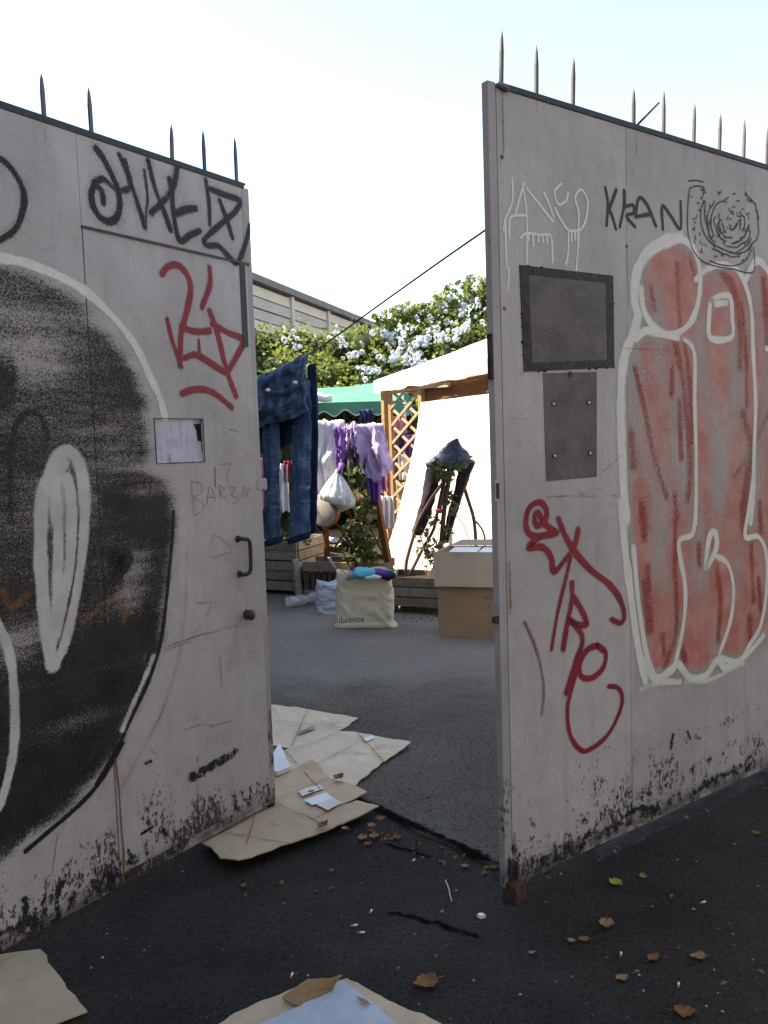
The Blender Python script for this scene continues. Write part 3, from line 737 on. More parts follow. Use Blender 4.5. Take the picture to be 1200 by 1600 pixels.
# foot block
fb = MB(); Mz = Matrix.Rotation(R(6), 3, 'Z')
fb.box((0.03, -0.012, 0.034), (0.062, 0.062, 0.068), Mz, 0.86)
part('drop_bolt_block', fb, M['rusty'], K.root, local=True, bevel=0.004)
part('drop_bolt', MB().tube([(0.012, -0.012, 0.05), (0.012, -0.012, 0.15)], 0.006, 8), M['dark_metal'], K.root, local=True)
part('drop_bolt', MB().tube([(0.044, -0.012, 0.05), (0.044, -0.012, 0.13)], 0.006, 8), M['dark_metal'], K.root, local=True)

# paint on this leaf
def dens_red(X, Z): return 0.72 + 0.22 * np.sin(X * 23) * np.sin(Z * 7 + X * 3) + 0.12 * np.sin(Z * 3.1)
K.fill('cream_spray_fill', Q5([(840, 20), (750, 50), (680, 110), (645, 200), (645, 330), (640, 430), (598, 530), (585, 800), (600, 1050)]) + Q6([(590, 150), (620, 480), (660, 900), (800, 880), (1000, 830), (1180, 720), (1300, 640)]) + Q5([(1330, 600), (1330, 120), (1200, 130), (1150, 110), (1100, 150), (1000, 110), (930, 130)]),
       spray('cream_underspray', (0.40, 0.375, 0.34), opacity=0.5, soft=(0.1, 1.0)), lambda X, Z: 0.75 + 0 * X, 0.02, 0.03)
K.fill('red_spray_fill', Q5([(830, 45), (730, 90), (690, 200), (700, 330), (760, 410), (680, 450), (640, 560), (630, 800), (640, 1000), (640, 1150)]) + Q6([(640, 120), (660, 400), (700, 680), (730, 800), (800, 790), (850, 800), (930, 800), (1000, 730), (1090, 740), (1180, 640), (1320, 560)]) + Q5([(1330, 500), (1330, 160), (1160, 130), (1100, 190), (1050, 150), (980, 150), (925, 200), (890, 90)]),
       M['red_fill'], dens_red, 0.013, 0.02, 'red streaky fill of the spray piece')
K.strokes('red_streak', [(w * 2.0, Q5(q), .95) for w, q in (
    (9, [(828, 140), (832, 260), (842, 390)]), (7, [(722, 230), (740, 330)]), (8, [(655, 560), (690, 700), (730, 900), (785, 1085)]), (10, [(820, 460), (850, 600), (870, 800), (880, 1000), (870, 1110)]),
    (7, [(860, 460), (880, 640), (885, 850)]), (8, [(808, 560), (806, 665)]), (9, [(840, 700), (845, 930)]), (10, [(1000, 170), (1060, 240), (1085, 400), (1085, 560)]), (8, [(1090, 300), (1110, 500), (1112, 720)]),
    (11, [(1095, 740), (1130, 880), (1110, 1050), (1090, 1200)]), (8, [(680, 1110), (690, 1190)]), (9, [(820, 1080), (825, 1190)]), (10, [(1180, 200), (1195, 460)]), (7, [(880, 120), (905, 190)]), (12, [(640, 820), (650, 960)]), (8, [(1110, 1000), (1120, 1180)]), (9, [(1190, 250), (1200, 420)]))]
    + [(w * 2.0, Q6(q), .95) for w, q in ((12, [(685, 130), (695, 260)]), (8, [(820, 190), (822, 400), (825, 640), (780, 780)]), (9, [(710, 380), (715, 480)]), (10, [(915, 290), (920, 370)]), (8, [(990, 380), (1005, 520), (995, 680)]), (10, [(1095, 120), (1100, 230)]), (10, [(1125, 590), (1128, 680)]), (8, [(1130, 290), (1140, 520)]), (9, [(770, 660), (775, 740)]), (8, [(1165, 120), (1170, 230)]), (11, [(860, 760), (850, 720)]), (14, [(700, 450), (720, 640)], ), (8, [(1160, 430), (1170, 560)]))], M['red_streak'], kind='stuff')
K.strokes('orange_spray', [(12, Q5([(1060, 1000), (1120, 920), (1190, 770), (1230, 660)])), (9, Q5([(1140, 900), (1210, 850)]), .8)], M['orange'])
K.strokes('cream_outline', [ln for ln in (
    (24, Q5([(840, 28), (765, 52), (700, 100), (662, 180), (655, 290), (668, 350), (645, 430), (612, 520), (600, 660), (600, 820), (608, 1000), (618, 1180)])),
    (20, Q6([(600, 120), (615, 300), (640, 500), (668, 700), (700, 850)])), (12, Q6([(650, 300), (670, 520), (700, 720), (735, 830)])),
    (13, Q5([(838, 30), (895, 75), (922, 180), (912, 300), (875, 385), (805, 425), (735, 395), (692, 325), (682, 240)])),
    (15, Q5([(660, 440), (700, 410), (760, 420), (830, 435)])),
    (10, Q5([(858, 445), (898, 500), (900, 700), (905, 900), (905, 1120), (902, 1195)])),
    (11, Q6([(903, 150), (890, 245), (838, 272), (842, 350), (860, 450), (860, 560), (842, 680), (812, 800)])),
    (12, Q5([(905, 200), (940, 165), (990, 142), (1060, 152), (1100, 205), (1130, 320), (1138, 500), (1148, 700), (1142, 900), (1138, 1090), (1128, 1190)])),
    (10, Q6([(1140, 0), (1122, 140), (1106, 255), (1160, 258), (1192, 330), (1192, 480), (1168, 620), (1122, 700), (1080, 765), (1005, 750)])),
    (13, Q5([(1108, 200), (1150, 125), (1195, 160), (1230, 260)])), (9, Q5([(1190, 480), (1230, 500)])),
    (12, Q5([(965, 280), (1040, 268), (1052, 360), (1050, 435), (965, 440), (958, 360), (965, 280)])), (12, Q5([(985, 300), (1030, 295)])),
    (13, Q6([(945, 380), (952, 300), (965, 245), (985, 245), (988, 300), (955, 375)])), (10, Q6([(985, 335), (1035, 370), (1058, 470), (1045, 600), (1000, 735)])),
    (14, Q6([(690, 760), (740, 835), (800, 805), (832, 775), (880, 832), (945, 822), (992, 760), (1030, 792), (1110, 740), (1180, 660)])),
    (14, Q6([(680, 880), (760, 850), (840, 850)]), .7), (12, Q6([(860, 850), (960, 840), (1100, 770)]), .6))], M['cream'], 'cream sprayed outlines of the red piece', halo=0.22)
K.strokes('white_tag', [(4.2, Q8(q)) for q in (
    [(155, 650), (157, 740), (128, 815), (120, 860)], [(128, 815), (133, 1000), (142, 1020), (138, 1100)], [(145, 890), (146, 815), (178, 800), (215, 802)],
    [(205, 668), (183, 740), (168, 800)], [(200, 690), (215, 800), (215, 1000)], [(215, 690), (262, 750), (322, 825)], [(285, 708), (302, 745), (325, 808)],
    [(355, 672), (328, 705), (345, 755), (375, 740), (383, 710)], [(330, 770), (352, 815), (388, 862), (435, 858)], [(425, 778), (413, 725), (438, 696), (463, 742), (455, 820), (435, 860)],
    [(190, 892), (215, 872), (270, 880), (313, 886), (320, 990)], [(385, 862), (384, 950), (374, 1000)], [(427, 780), (425, 900), (415, 1035), (400, 1045)], [(240, 880), (242, 920)], [(222, 875), (224, 900)], [(262, 880), (262, 905)], [(280, 882), (282, 910)], [(298, 884), (298, 908)], [(398, 862), (398, 905)], [(412, 862), (412, 900)])], M['white_thin'], 'thin dripping white tag')
K.strokes('black_tag', [(5.5, Q8(q)) for q in (
    [(536, 688), (546, 750), (541, 840)], [(580, 697), (562, 745), (548, 785)], [(550, 770), (566, 810), (579, 855)], [(612, 700), (612, 760), (595, 845)], [(614, 765), (648, 758), (652, 790), (622, 802), (656, 845)],
    [(660, 805), (672, 730), (705, 755), (742, 842)], [(660, 806), (700, 798), (725, 795)], [(771, 855), (768, 762), (805, 805), (842, 855), (843, 745)])], M['marker'], 'black marker letters', kind='stuff')
dd = [[(875, 660), (905, 657), (935, 663)], [(880, 690), (872, 760), (874, 880), (905, 960), (960, 1000), (1050, 1018), (1138, 1030), (1140, 930)], [(882, 688), (910, 680), (938, 690), (930, 730)],
      [(962, 985), (1000, 1000), (1060, 1005), (1105, 985), (1132, 940)], [(940, 740), (925, 780), (930, 850), (960, 905), (1010, 935), (1070, 955), (1120, 940), (1135, 915)], [(945, 745), (940, 800), (965, 890)]]
rr = random.Random(9)
for k, rad in enumerate((24, 40, 56, 72, 88, 104, 118)):
    for j in range(3):
        a0 = rr.uniform(-1.2, 3.2); a1_ = a0 + rr.uniform(0.8, 1.7)
        dd.append([(1050 + rad * 0.95 * math.cos(a0 + (a1_ - a0) * i / 6) + rr.uniform(-4, 4), 830 + rad * 1.15 * math.sin(a0 + (a1_ - a0) * i / 6) + rr.uniform(-5, 5)) for i in range(7)])
for k in range(70):
    x_, y_ = rr.uniform(885, 1130), rr.uniform(690, 985)
    a0 = rr.uniform(0, 6.28); l_ = rr.uniform(4, 16)
    dd.append([(x_, y_), (x_ + l_ * math.cos(a0) * 0.6, y_ + l_ * math.sin(a0))])
K.strokes('black_doodle', [(2.0, Q8(q)) for i, q in enumerate(dd)], M['marker'], 'round black pen doodle of dashes and rings', kind='stuff')
K.strokes('crimson_tag', [(11, Q6(q)) for q in (
    [(272, 180), (262, 158), (246, 172), (256, 212), (290, 190), (294, 142), (265, 116), (226, 140), (211, 200), (226, 244), (270, 254), (338, 240)],
    [(338, 238), (300, 215), (285, 200)], [(338, 242), (270, 258), (222, 300), (280, 300), (314, 340), (325, 400), (370, 352), (408, 300), (425, 228)],
    [(345, 185), (372, 252), (420, 330), (480, 395), (550, 450), (594, 510), (612, 570), (600, 608), (562, 594)],
    [(400, 446), (400, 510), (383, 595), (364, 712)], [(404, 500), (438, 555), (460, 612), (420, 612), (382, 590), (430, 640), (441, 690), (412, 770), (376, 892)],
    [(502, 700), (536, 730), (526, 790), (480, 832), (436, 824), (432, 770), (462, 718), (502, 700)])]
    + [(8, Q6([(400, 310), (376, 420), (342, 560), (316, 714)])), (8, Q6([(440, 730), (402, 860), (381, 960), (391, 1060), (430, 1122), (470, 1124), (540, 1070), (590, 980), (604, 910), (585, 872), (550, 866)]))], M['crimson'], 'crimson spray tag under the black plate')
K.strokes('rust_run', [(4, [(784, 142), (785, 180), (786, 240)], .6), (2.5, [(979, 392), (980, 430), (981, 480)], .6), (3, [(993, 203), (994, 250)], .5), (3, [(1085, 232), (1086, 262)], .5), (3, [(838, 158), (839, 190)], .5), (3, [(1080, 698), (1081, 740)], .6), (5, [(795, 880), (797, 950)], .7), (3, [(803, 1300), (806, 1390)], .7), (3, [(987, 1180), (988, 1260)], .5)], M['rust_run'], kind='stuff')
K.strokes('faint_red_stroke', [(8, Q6([(205, 605), (240, 680), (270, 780), (284, 880), (276, 980)]), .9)], M['faint_red'])
K.strokes('scribbled_letters', [(1.6, Q5(q)) for q in ([(425, 1045), (420, 1085)], [(435, 1085), (440, 1060), (450, 1085), (460, 1060)], [(468, 1085), (475, 1050)], [(490, 1060), (490, 1085)], [(495, 1055), (525, 1052)], [(300, 1088), (380, 1082), (500, 1085)], [(150, 768), (230, 768)], [(620, 482), (700, 484), (800, 488)], [(530, 980), (610, 910)], [(560, 1080), (590, 1085)])]
    + [(2, Q8([(625, 470), (622, 640), (625, 900), (626, 1050)]), .55), (2, Q8([(102, 300), (106, 560), (120, 850)]), .5)], M['pencil'], kind='stuff')
K.strokes('dirt_splash', [(9, Q6([(800, 1120), (812, 1060)]), .9), (6, Q6([(870, 1050), (880, 1080)]), 1), (12, [(1075, 1245), (1120, 1215), (1150, 1205)], .8), (14, [(960, 1290), (990, 1265), (1020, 1262)], .9), (12, [(890, 1330), (920, 1300)], .8), (10, [(945, 1260), (965, 1245)], .8), (9, [(820, 1270), (835, 1290)], .7), (7, [(795, 1340), (800, 1390)], .9), (34, [(830, 1355), (870, 1335), (1000, 1275), (1190, 1185)], .66), (60, [(800, 1330), (870, 1300), (1000, 1245), (1190, 1150)], .52), (40, [(990, 1180), (1080, 1150), (1190, 1100)], .45)], M['soot'], kind='stuff')

# low ridge of dusty concrete along the foot of that leaf
rb = MB()
def ridge(u, v):
    x = 0.42 + 2.28 * u
    a = v * math.pi
    wv = 0.02 * fbm(x * 3, 2, 5)
    return K.o + K.d * x + K.back * (0.018 - math.cos(a) * 0.045 + wv) + Vector((0, 0, -0.004 + math.sin(a) * min(1, u * 6) * (0.014 + 0.012 * fbm(x * 6, v, 1))))
rb.grid(ridge, 90, 9)
o = bpy.data.objects.new('kerb', rb.mesh('kerb', True)); COL.objects.link(o); o.data.materials.append(M['gutter'])
tag(o, 'low dusty concrete ridge along the foot of the gate', kind='structure'); PM[o] = Matrix.Identity(4)

# ------------------------------------------------------------------ yard: materials
def leafmat(name, a, b, c3, scale=6.0, trans=0.35):
    t = NT(name)
    n1 = t.noise(scale, 3, 0.7); n2 = t.noise(45, 1, 0.5)
    c = t.mix(t.rng(n1, 0.35, 0.65), a, b)
    c = t.mix(t.rng(n2, 0.45, 0.68), c, c3)
    t.fin(c, 0.5, spec=0.35)
    tr = t.n('ShaderNodeBsdfTranslucent'); t.put(tr.inputs['Color'], t.mix(0.5, c, (0.16, 0.20, 0.02)))
    mx = t.n('ShaderNodeMixShader'); mx.inputs[0].default_value = trans
    t.t.links.new(t.p.outputs[0], mx.inputs[1]); t.t.links.new(tr.outputs[0], mx.inputs[2])
    t.t.links.new(mx.outputs[0], t.out.inputs['Surface'])
    return t.m
def woodmat(name, a, b, dark, stretch=(3, 3, 40), scale=2.0, axisrot=None, rough=0.85):
    t = NT(name)
    co = t.coord(stretch)
    g = t.noise(scale, 5, 0.7, co)
    c = t.mix(t.rng(g, 0.3, 0.7), a, b)
    c = t.mix(t.rng(t.noise(5, 4, 0.7), 0.55, 0.8, 0, 0.75), c, dark)
    t.bump(g, 0.5, 0.01)
    return t.fin(c, rough, spec=0.2)
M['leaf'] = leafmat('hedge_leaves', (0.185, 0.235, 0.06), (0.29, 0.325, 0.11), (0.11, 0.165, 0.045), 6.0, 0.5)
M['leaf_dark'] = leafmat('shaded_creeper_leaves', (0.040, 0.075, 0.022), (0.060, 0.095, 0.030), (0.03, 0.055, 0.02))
M['leaf_vine'] = leafmat('vine_leaves', (0.060, 0.095, 0.040), (0.095, 0.125, 0.055), (0.15, 0.15, 0.06), 9)
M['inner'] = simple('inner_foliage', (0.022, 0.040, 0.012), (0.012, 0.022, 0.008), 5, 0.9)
M['flower'] = simple('pale_blue_petals', (0.70, 0.76, 0.90), (0.78, 0.82, 0.90), 20, 0.6, trans=0.3)
M['pink'] = simple('pink_petals', (0.45, 0.22, 0.22), (0.52, 0.34, 0.31), 20, 0.6, trans=0.25)
M['twig'] = simple('bare_branch', (0.10, 0.058, 0.045), (0.055, 0.035, 0.03), 12, 0.85, 0.4, 60)
M['bark'] = simple('pole_bark', (0.14, 0.085, 0.06), (0.08, 0.05, 0.04), 12, 0.85, 0.4, 60)
M['wall_slab'] = simple('precast_concrete', (0.66, 0.545, 0.435), (0.57, 0.465, 0.37), 1.4, 0.9, 0.3, 30, (1, 1, 3))
M['wall_slab2'] = simple('precast_concrete_pale', (0.70, 0.595, 0.50), (0.60, 0.505, 0.42), 1.4, 0.9, 0.3, 30, (1, 1, 3))
M['wall_slab3'] = simple('precast_concrete_grey', (0.52, 0.465, 0.41), (0.44, 0.39, 0.345), 1.4, 0.9, 0.3, 30, (1, 1, 3))
M['wall_post'] = simple('precast_post', (0.62, 0.55, 0.485), (0.53, 0.47, 0.41), 2, 0.9, 0.3, 30)
M['coping'] = simple('grey_coping', (0.21, 0.20, 0.19), (0.16, 0.152, 0.145), 2, 0.8, 0.2)
M['tent_white'] = simple('white_canvas', (0.86, 0.85, 0.83), (0.82, 0.81, 0.79), 3, 0.8, 0.15, 9, trans=0.3)
M['sheet'] = simple('white_tarpaulin', (0.87, 0.855, 0.84), (0.83, 0.815, 0.80), 3, 0.7, 0.2, 7, trans=0.18)
M['tent_green'] = simple('green_canvas', (0.055, 0.215, 0.15), (0.075, 0.25, 0.18), 3, 0.75, 0.2, 12)
M['trim'] = simple('white_trim', (0.72, 0.72, 0.70), None, 8, 0.8)
M['pine'] = woodmat('pine_post', (0.36, 0.235, 0.125), (0.27, 0.165, 0.085), (0.19, 0.11, 0.055))
M['lattice'] = woodmat('pine_lattice', (0.40, 0.295, 0.20), (0.32, 0.225, 0.145), (0.22, 0.145, 0.09), (9, 9, 9))
M['stained'] = woodmat('brown_stained_wood', (0.19, 0.075, 0.028), (0.12, 0.045, 0.018), (0.07, 0.03, 0.014))
M['grey_wood'] = woodmat('weathered_board', (0.30, 0.262, 0.218), (0.20, 0.172, 0.142), (0.09, 0.072, 0.058), (2, 14, 14))
M['grey_wood2'] = woodmat('weathered_board_brown', (0.26, 0.21, 0.155), (0.17, 0.132, 0.095), (0.08, 0.06, 0.044), (2, 14, 14))
M['dark_wood'] = woodmat('damp_board', (0.085, 0.065, 0.05), (0.05, 0.04, 0.032), (0.025, 0.02, 0.018), (14, 14, 3))  # darker board tone for trough slats and corner posts
M['soil'] = simple('soil', (0.035, 0.025, 0.018), (0.06, 0.042, 0.03), 20, 0.95, 0.8, 40)
M['straw_mat'] = simple('green_mat', (0.33, 0.40, 0.20), (0.42, 0.43, 0.27), 7, 0.9)
M['card'] = None
def cardmat(name, a, b, stain, amt=0.6):
    t = NT(name)
    c = t.mix(t.rng(t.noise(3.5, 5, 0.65), 0.35, 0.7), a, b)
    c = t.mix(t.rng(t.noise(5.5, 5, 0.7, t.coord((1, 1, 1), (3, 3, 3))), 0.56, 0.74, 0, amt), c, stain)
    wv = t.n('ShaderNodeTexWave', wave_type='BANDS', bands_direction='X'); wv.inputs['Scale'].default_value = 42; wv.inputs['Distortion'].default_value = 1.2
    t.t.links.new(t.coord((1, 0.25, 0.2)), wv.inputs['Vector'])
    c = t.mix(t.math('MULTIPLY', wv.outputs['Fac'], 0.10), c, stain)
    scuff = t.noise(13, 6, 0.8, t.coord((1, 3, 1), (8, 1, 0)))
    c = t.mix(t.rng(scuff, 0.58, 0.72, 0, 0.4), c, stain)
    t.bump(t.math('ADD', t.noise(60, 3), t.math('MULTIPLY', t.noise(5, 4), 3.0)), 0.3, 0.006)
    return t.fin(c, 0.85, spec=0.2)
M['card'] = cardmat('cardboard', (0.53, 0.395, 0.26), (0.47, 0.34, 0.22), (0.29, 0.19, 0.12), 0.35)
M['card_pale'] = cardmat('cardboard_pale', (0.66, 0.53, 0.395), (0.58, 0.455, 0.33), (0.40, 0.30, 0.21), 0.4)
M['card_box'] = cardmat('cardboard_box', (0.40, 0.27, 0.165), (0.35, 0.23, 0.14), (0.16, 0.085, 0.045), 0.85)
M['card_flap'] = cardmat('cardboard_flap', (0.55, 0.435, 0.325), (0.50, 0.39, 0.285), (0.38, 0.27, 0.18), 0.3)
M['card_torn'] = cardmat('torn_cardboard', (0.33, 0.20, 0.10), (0.24, 0.13, 0.06), (0.14, 0.07, 0.03), 0.6)
M['paper'] = simple('white_paper', (0.74, 0.75, 0.77), (0.66, 0.67, 0.70), 4, 0.7, 0.1, 20)
M['tape'] = simple('packing_tape', (0.52, 0.44, 0.34), (0.46, 0.38, 0.29), 10, 0.25, spec=0.5)
def denim(name, a, b, c3):
    t = NT(name)
    c = t.mix(t.rng(t.noise(5, 5, 0.7, t.coord((3, 3, 1))), 0.38, 0.68), a, b)
    fade = t.noise(9, 4, 0.75, t.coord((1, 1, 4)))
    c = t.mix(t.rng(fade, 0.52, 0.75, 0, 0.8), c, c3)
    t.bump(t.math('ADD', fade, t.math('MULTIPLY', t.noise(120, 2), 0.3)), 0.5, 0.012)
    return t.fin(c, 0.9, spec=0.15)
M['denim'] = denim('blue_denim', (0.040, 0.075, 0.150), (0.12, 0.19, 0.305), (0.30, 0.37, 0.46))
M['denim_dark'] = denim('dark_denim', (0.014, 0.024, 0.060), (0.022, 0.042, 0.10), (0.05, 0.075, 0.14))  # same denim with shade put into the colour, for back parts and hems
M['stitch'] = simple('denim_seam', (0.025, 0.035, 0.075), (0.09, 0.12, 0.20), 60, 0.9)
M['navy'] = simple('faded_navy_cloth', (0.085, 0.10, 0.155), (0.05, 0.058, 0.095), 9, 0.9, 0.4, 30)  # navy made paler for the light falling on the trouser top
M['brown_cloth'] = simple('dark_brown_cloth', (0.040, 0.022, 0.026), (0.022, 0.016, 0.026), 7, 0.9, 0.4, 30, (1, 1, 0.4))
def cloth(name, a, k=0.75, tr=0.1): return simple(name, a, tuple(q * k for q in a), 6, 0.9, 0.35, 18, trans=tr)
M['c_white'] = cloth('white_cotton', (0.78, 0.78, 0.84), 0.88)
M['c_violet'] = cloth('violet_cloth', (0.25, 0.13, 0.42))
M['c_lilac'] = cloth('lilac_towel', (0.56, 0.43, 0.70), 0.85)
M['c_olive'] = cloth('olive_grey_cloth', (0.10, 0.105, 0.085))
M['c_purple'] = cloth('deep_purple_cloth', (0.15, 0.055, 0.36))
M['c_pink'] = cloth('pink_cloth', (0.60, 0.27, 0.36))
M['c_red'] = cloth('red_cloth', (0.30, 0.03, 0.03))
M['c_blue'] = cloth('blue_cloth', (0.03, 0.05, 0.14))
M['c_cyan'] = cloth('turquoise_plastic', (0.12, 0.55, 0.66), 0.8)
M['c_grey'] = cloth('grey_cloth', (0.30, 0.29, 0.32))
M['c_brown'] = cloth('brown_cloth', (0.17, 0.09, 0.05))
M['tote'] = simple('cream_tote', (0.76, 0.68, 0.51), (0.69, 0.61, 0.45), 4, 0.75, 0.25, 16, trans=0.08)
M['ink'] = simple('black_print', (0.03, 0.028, 0.028), None, 20, 0.8)
def plastic(name, a, alpha):
    t = NT(name)
    t.bump(t.noise(16, 4, 0.7), 0.5, 0.02)
    t.fin(t.mix(t.rng(t.noise(8, 3), .4, .65), a, tuple(q * 0.8 for q in a)), 0.25, spec=0.6)
    t.put(t.p.inputs['Alpha'], t.rng(t.noise(5, 4, 0.6, None, 1.0), 0.35, 0.65, alpha * 0.55, min(1, alpha * 1.3)))
    return t.m
M['bag_white'] = plastic('white_plastic', (0.62, 0.63, 0.68), 0.97)
M['bag_white'] = simple('white_plastic_bag', (0.60, 0.61, 0.66), (0.50, 0.52, 0.60), 7, 0.35, 0.4, 22, trans=0.25, spec=0.5)
M['bag_hang'] = simple('tied_plastic_bag', (0.68, 0.69, 0.65), (0.44, 0.53, 0.64), 3.5, 0.35, 0.5, 16, (1, 1, 2), trans=0.25, lo=.42, hi=.58, spec=0.5)
M['bag_clear'] = plastic('clear_plastic', (0.55, 0.60, 0.64), 0.42)
M['rope'] = simple('grey_line', (0.12, 0.12, 0.12), None, 30, 0.8)
M['terracotta'] = simple('sandy_pot', (0.50, 0.34, 0.18), (0.42, 0.27, 0.14), 6, 0.8)
M['orange_rim'] = simple('orange_rim', (0.50, 0.15, 0.03), (0.40, 0.11, 0.025), 8, 0.7)
M['basket'] = simple('pale_skin_drum', (0.50, 0.45, 0.41), (0.42, 0.37, 0.34), 5, 0.7, 0.2, 10)
M['dry_leaf'] = simple('dry_leaf', (0.26, 0.125, 0.045), (0.16, 0.07, 0.03), 40, 0.8, trans=0.1)
M['dry_leaf2'] = simple('tan_leaf', (0.34, 0.20, 0.09), (0.24, 0.13, 0.06), 40, 0.8, trans=0.1)
M['yellow_leaf'] = simple('yellow_green_leaf', (0.36, 0.36, 0.06), (0.22, 0.26, 0.05), 40, 0.7, trans=0.1)
M['butt'] = simple('cigarette_paper', (0.7, 0.69, 0.66), None, 30, 0.8)
M['filter'] = simple('cigarette_filter', (0.42, 0.2, 0.07), None, 30, 0.8)
M['cap'] = simple('bottle_cap', (0.72, 0.71, 0.69), (0.55, 0.50, 0.46), 60, 0.35, spec=0.5)
M['pebble'] = simple('grit', (0.11, 0.10, 0.09), (0.05, 0.047, 0.044), 30, 0.9)
M['litter'] = simple('paper_scraps', (0.34, 0.32, 0.29), (0.16, 0.14, 0.12), 12, 0.8)
M['plaster'] = simple('pale_plaster', (0.40, 0.36, 0.32), (0.35, 0.315, 0.28), 0.8, 0.9, 0.2)

# ------------------------------------------------------------------ foliage helper
def leaves(P, size, spread=1.0, seed=1, droop=0.2, N=None, quad=True):
    """one small folded leaf per point; P is an (n,3) array, N outward directions"""
    r = np.random.default_rng(seed)
    n = len(P)
    d = r.normal(size=(n, 3)); d[:, 2] -= droop
    if N is not None: d = d * spread + N * 1.2
    d /= np.linalg.norm(d, axis=1)[:, None]
    u = np.cross(d, r.normal(size=(n, 3))); u /= np.linalg.norm(u, axis=1)[:, None]
    w = np.cross(d, u)
    s = (size * r.uniform(0.6, 1.35, n))[:, None]
    a = P - u * s * 0.5
    b = P + w * s * 0.30 + d * s * 0.07
    c = P + u * s * 0.55 - d * s * 0.12
    e = P - w * s * 0.30 + d * s * 0.07
    V = np.stack([a, b, c, e], 1).reshape(-1, 3)
    i = np.arange(n)[:, None] * 4
    F = (i + np.array([[0, 1, 2, 3]]))
    return V, F
def np_mesh(name, V, F):
    m = bpy.data.meshes.new(name)
    m.vertices.add(len(V)); m.vertices.foreach_set('co', V.astype(np.float32).ravel())
    k = F.shape[1]
    m.loops.add(F.size); m.loops.foreach_set('vertex_index', F.astype(np.int32).ravel())
    m.polygons.add(len(F)); m.polygons.foreach_set('loop_start', np.arange(0, F.size, k, dtype=np.int32))
    m.update(calc_edges=True); m.validate()
    return m
def np_part(name, V, F, mat, parent, label=None, kind='stuff'):
    inv = np.array(PM[parent].inverted())
    V = V @ inv[:3, :3].T + inv[:3, 3]
    o = bpy.data.objects.new(name, np_mesh(name, V, F))
    COL.objects.link(o); o.parent = parent; PM[o] = PM[parent]
    o.data.materials.append(mat)
    return tag(o, label, kind=kind)
def lump_points(centres, n, seed, flat=(1, 1, 1)):
    """points on and just under the skin of a set of overlapping blobs (x,y,z,r)"""
    r = np.random.default_rng(seed)
    C = np.array(centres)
    pr = C[:, 3] ** 2; pr /= pr.sum()
    k = r.choice(len(C), n, p=pr)
    d = r.normal(size=(n, 3)); d /= np.linalg.norm(d, axis=1)[:, None]
    rad = C[k, 3] * (1 - 0.35 * r.random(n) ** 2) * (1 + 0.12 * r.normal(size=n))
    P = C[k, :3] + d * rad[:, None] * np.array(flat)
    return P, d
def blob_hull(mb, centres, f=0.8, n=10):
    for (x, y, z, r_) in centres:
        mb.grid(lambda u, v: (x + r_ * f * math.cos(u * 6.283) * math.sin(v * 3.1416) * (1 + .2 * fbm(u * 5, v * 5, x)), y + r_ * f * math.sin(u * 6.283) * math.sin(v * 3.1416), z + r_ * f * math.cos(v * 3.1416)), n, 7, True)

# ------------------------------------------------------------------ far precast wall
Wz = 5.66
W0, W1 = D(397, 431, 20.0), D(560, 497, 27.0)
Wz = 0.5 * (W0.z + W1.z)
wd = Vector((W1.x - W0.x, W1.y - W0.y, 0)); wd.normalize(); wn_ = Vector((wd.y, -wd.x, 0))
if wn_.y > 0: wn_ = -wn_
pw = Vector((D(450, 453, 21.95).x, 21.95, 0))
s450 = (pw - Vector((W0.x, W0.y, 0))).dot(wd)
BAY = 2.55
wall_root = thing('precast_wall', 'tall grey precast concrete wall rising behind the hedge', 'wall', Vector((W0.x, W0.y, 0)) + wd * s450, math.atan2(wd.y, wd.x))
RH = 0.265
rows = int((Wz - 0.25) / RH)
slab = MB(); slab.box((BAY / 2, 0, 0), (BAY - 0.13, 0.05, RH - 0.03))
slab_ms = []
for mt_ in ('wall_slab', 'wall_slab2', 'wall_slab3'):
    slab_m = slab.mesh('slab'); slab_m.materials.append(M[mt_]); slab_ms.append(slab_m)
postm = MB(); postm.box((0, 0, Wz / 2 - 0.09), (0.15, 0.17, Wz - 0.16)); post_m = postm.mesh('wall_post'); post_m.materials.append(M['wall_post'])
for b_ in range(-3, 6):
    child_copy(post_m, wall_root, (b_ * BAY, 0, 0), name='wall_post')
    for r_ in range(rows):
        zc = Wz - 0.2 - RH * (r_ + 0.5)
        if zc < 2.2: continue
        child_copy(random.choice(slab_ms), wall_root, (b_ * BAY, 0.012 * random.uniform(-1, 1), zc), (R(random.uniform(-2.5, 2.5)), 0, 0), name='slab')
for b_ in range(-3, 6):
    mb = MB(); mb.box((b_ * BAY + BAY / 2, 0, Wz - 0.08), (BAY - 0.012, 0.34, 0.16)); part('coping', mb, M['coping'], wall_root, local=True)
mb = MB(); mb.bbox((-3 * BAY, 0.04, 0), (6 * BAY, 0.06, Wz - 0.2)); part('lower_wall', mb, M['coping'], wall_root, local=True)

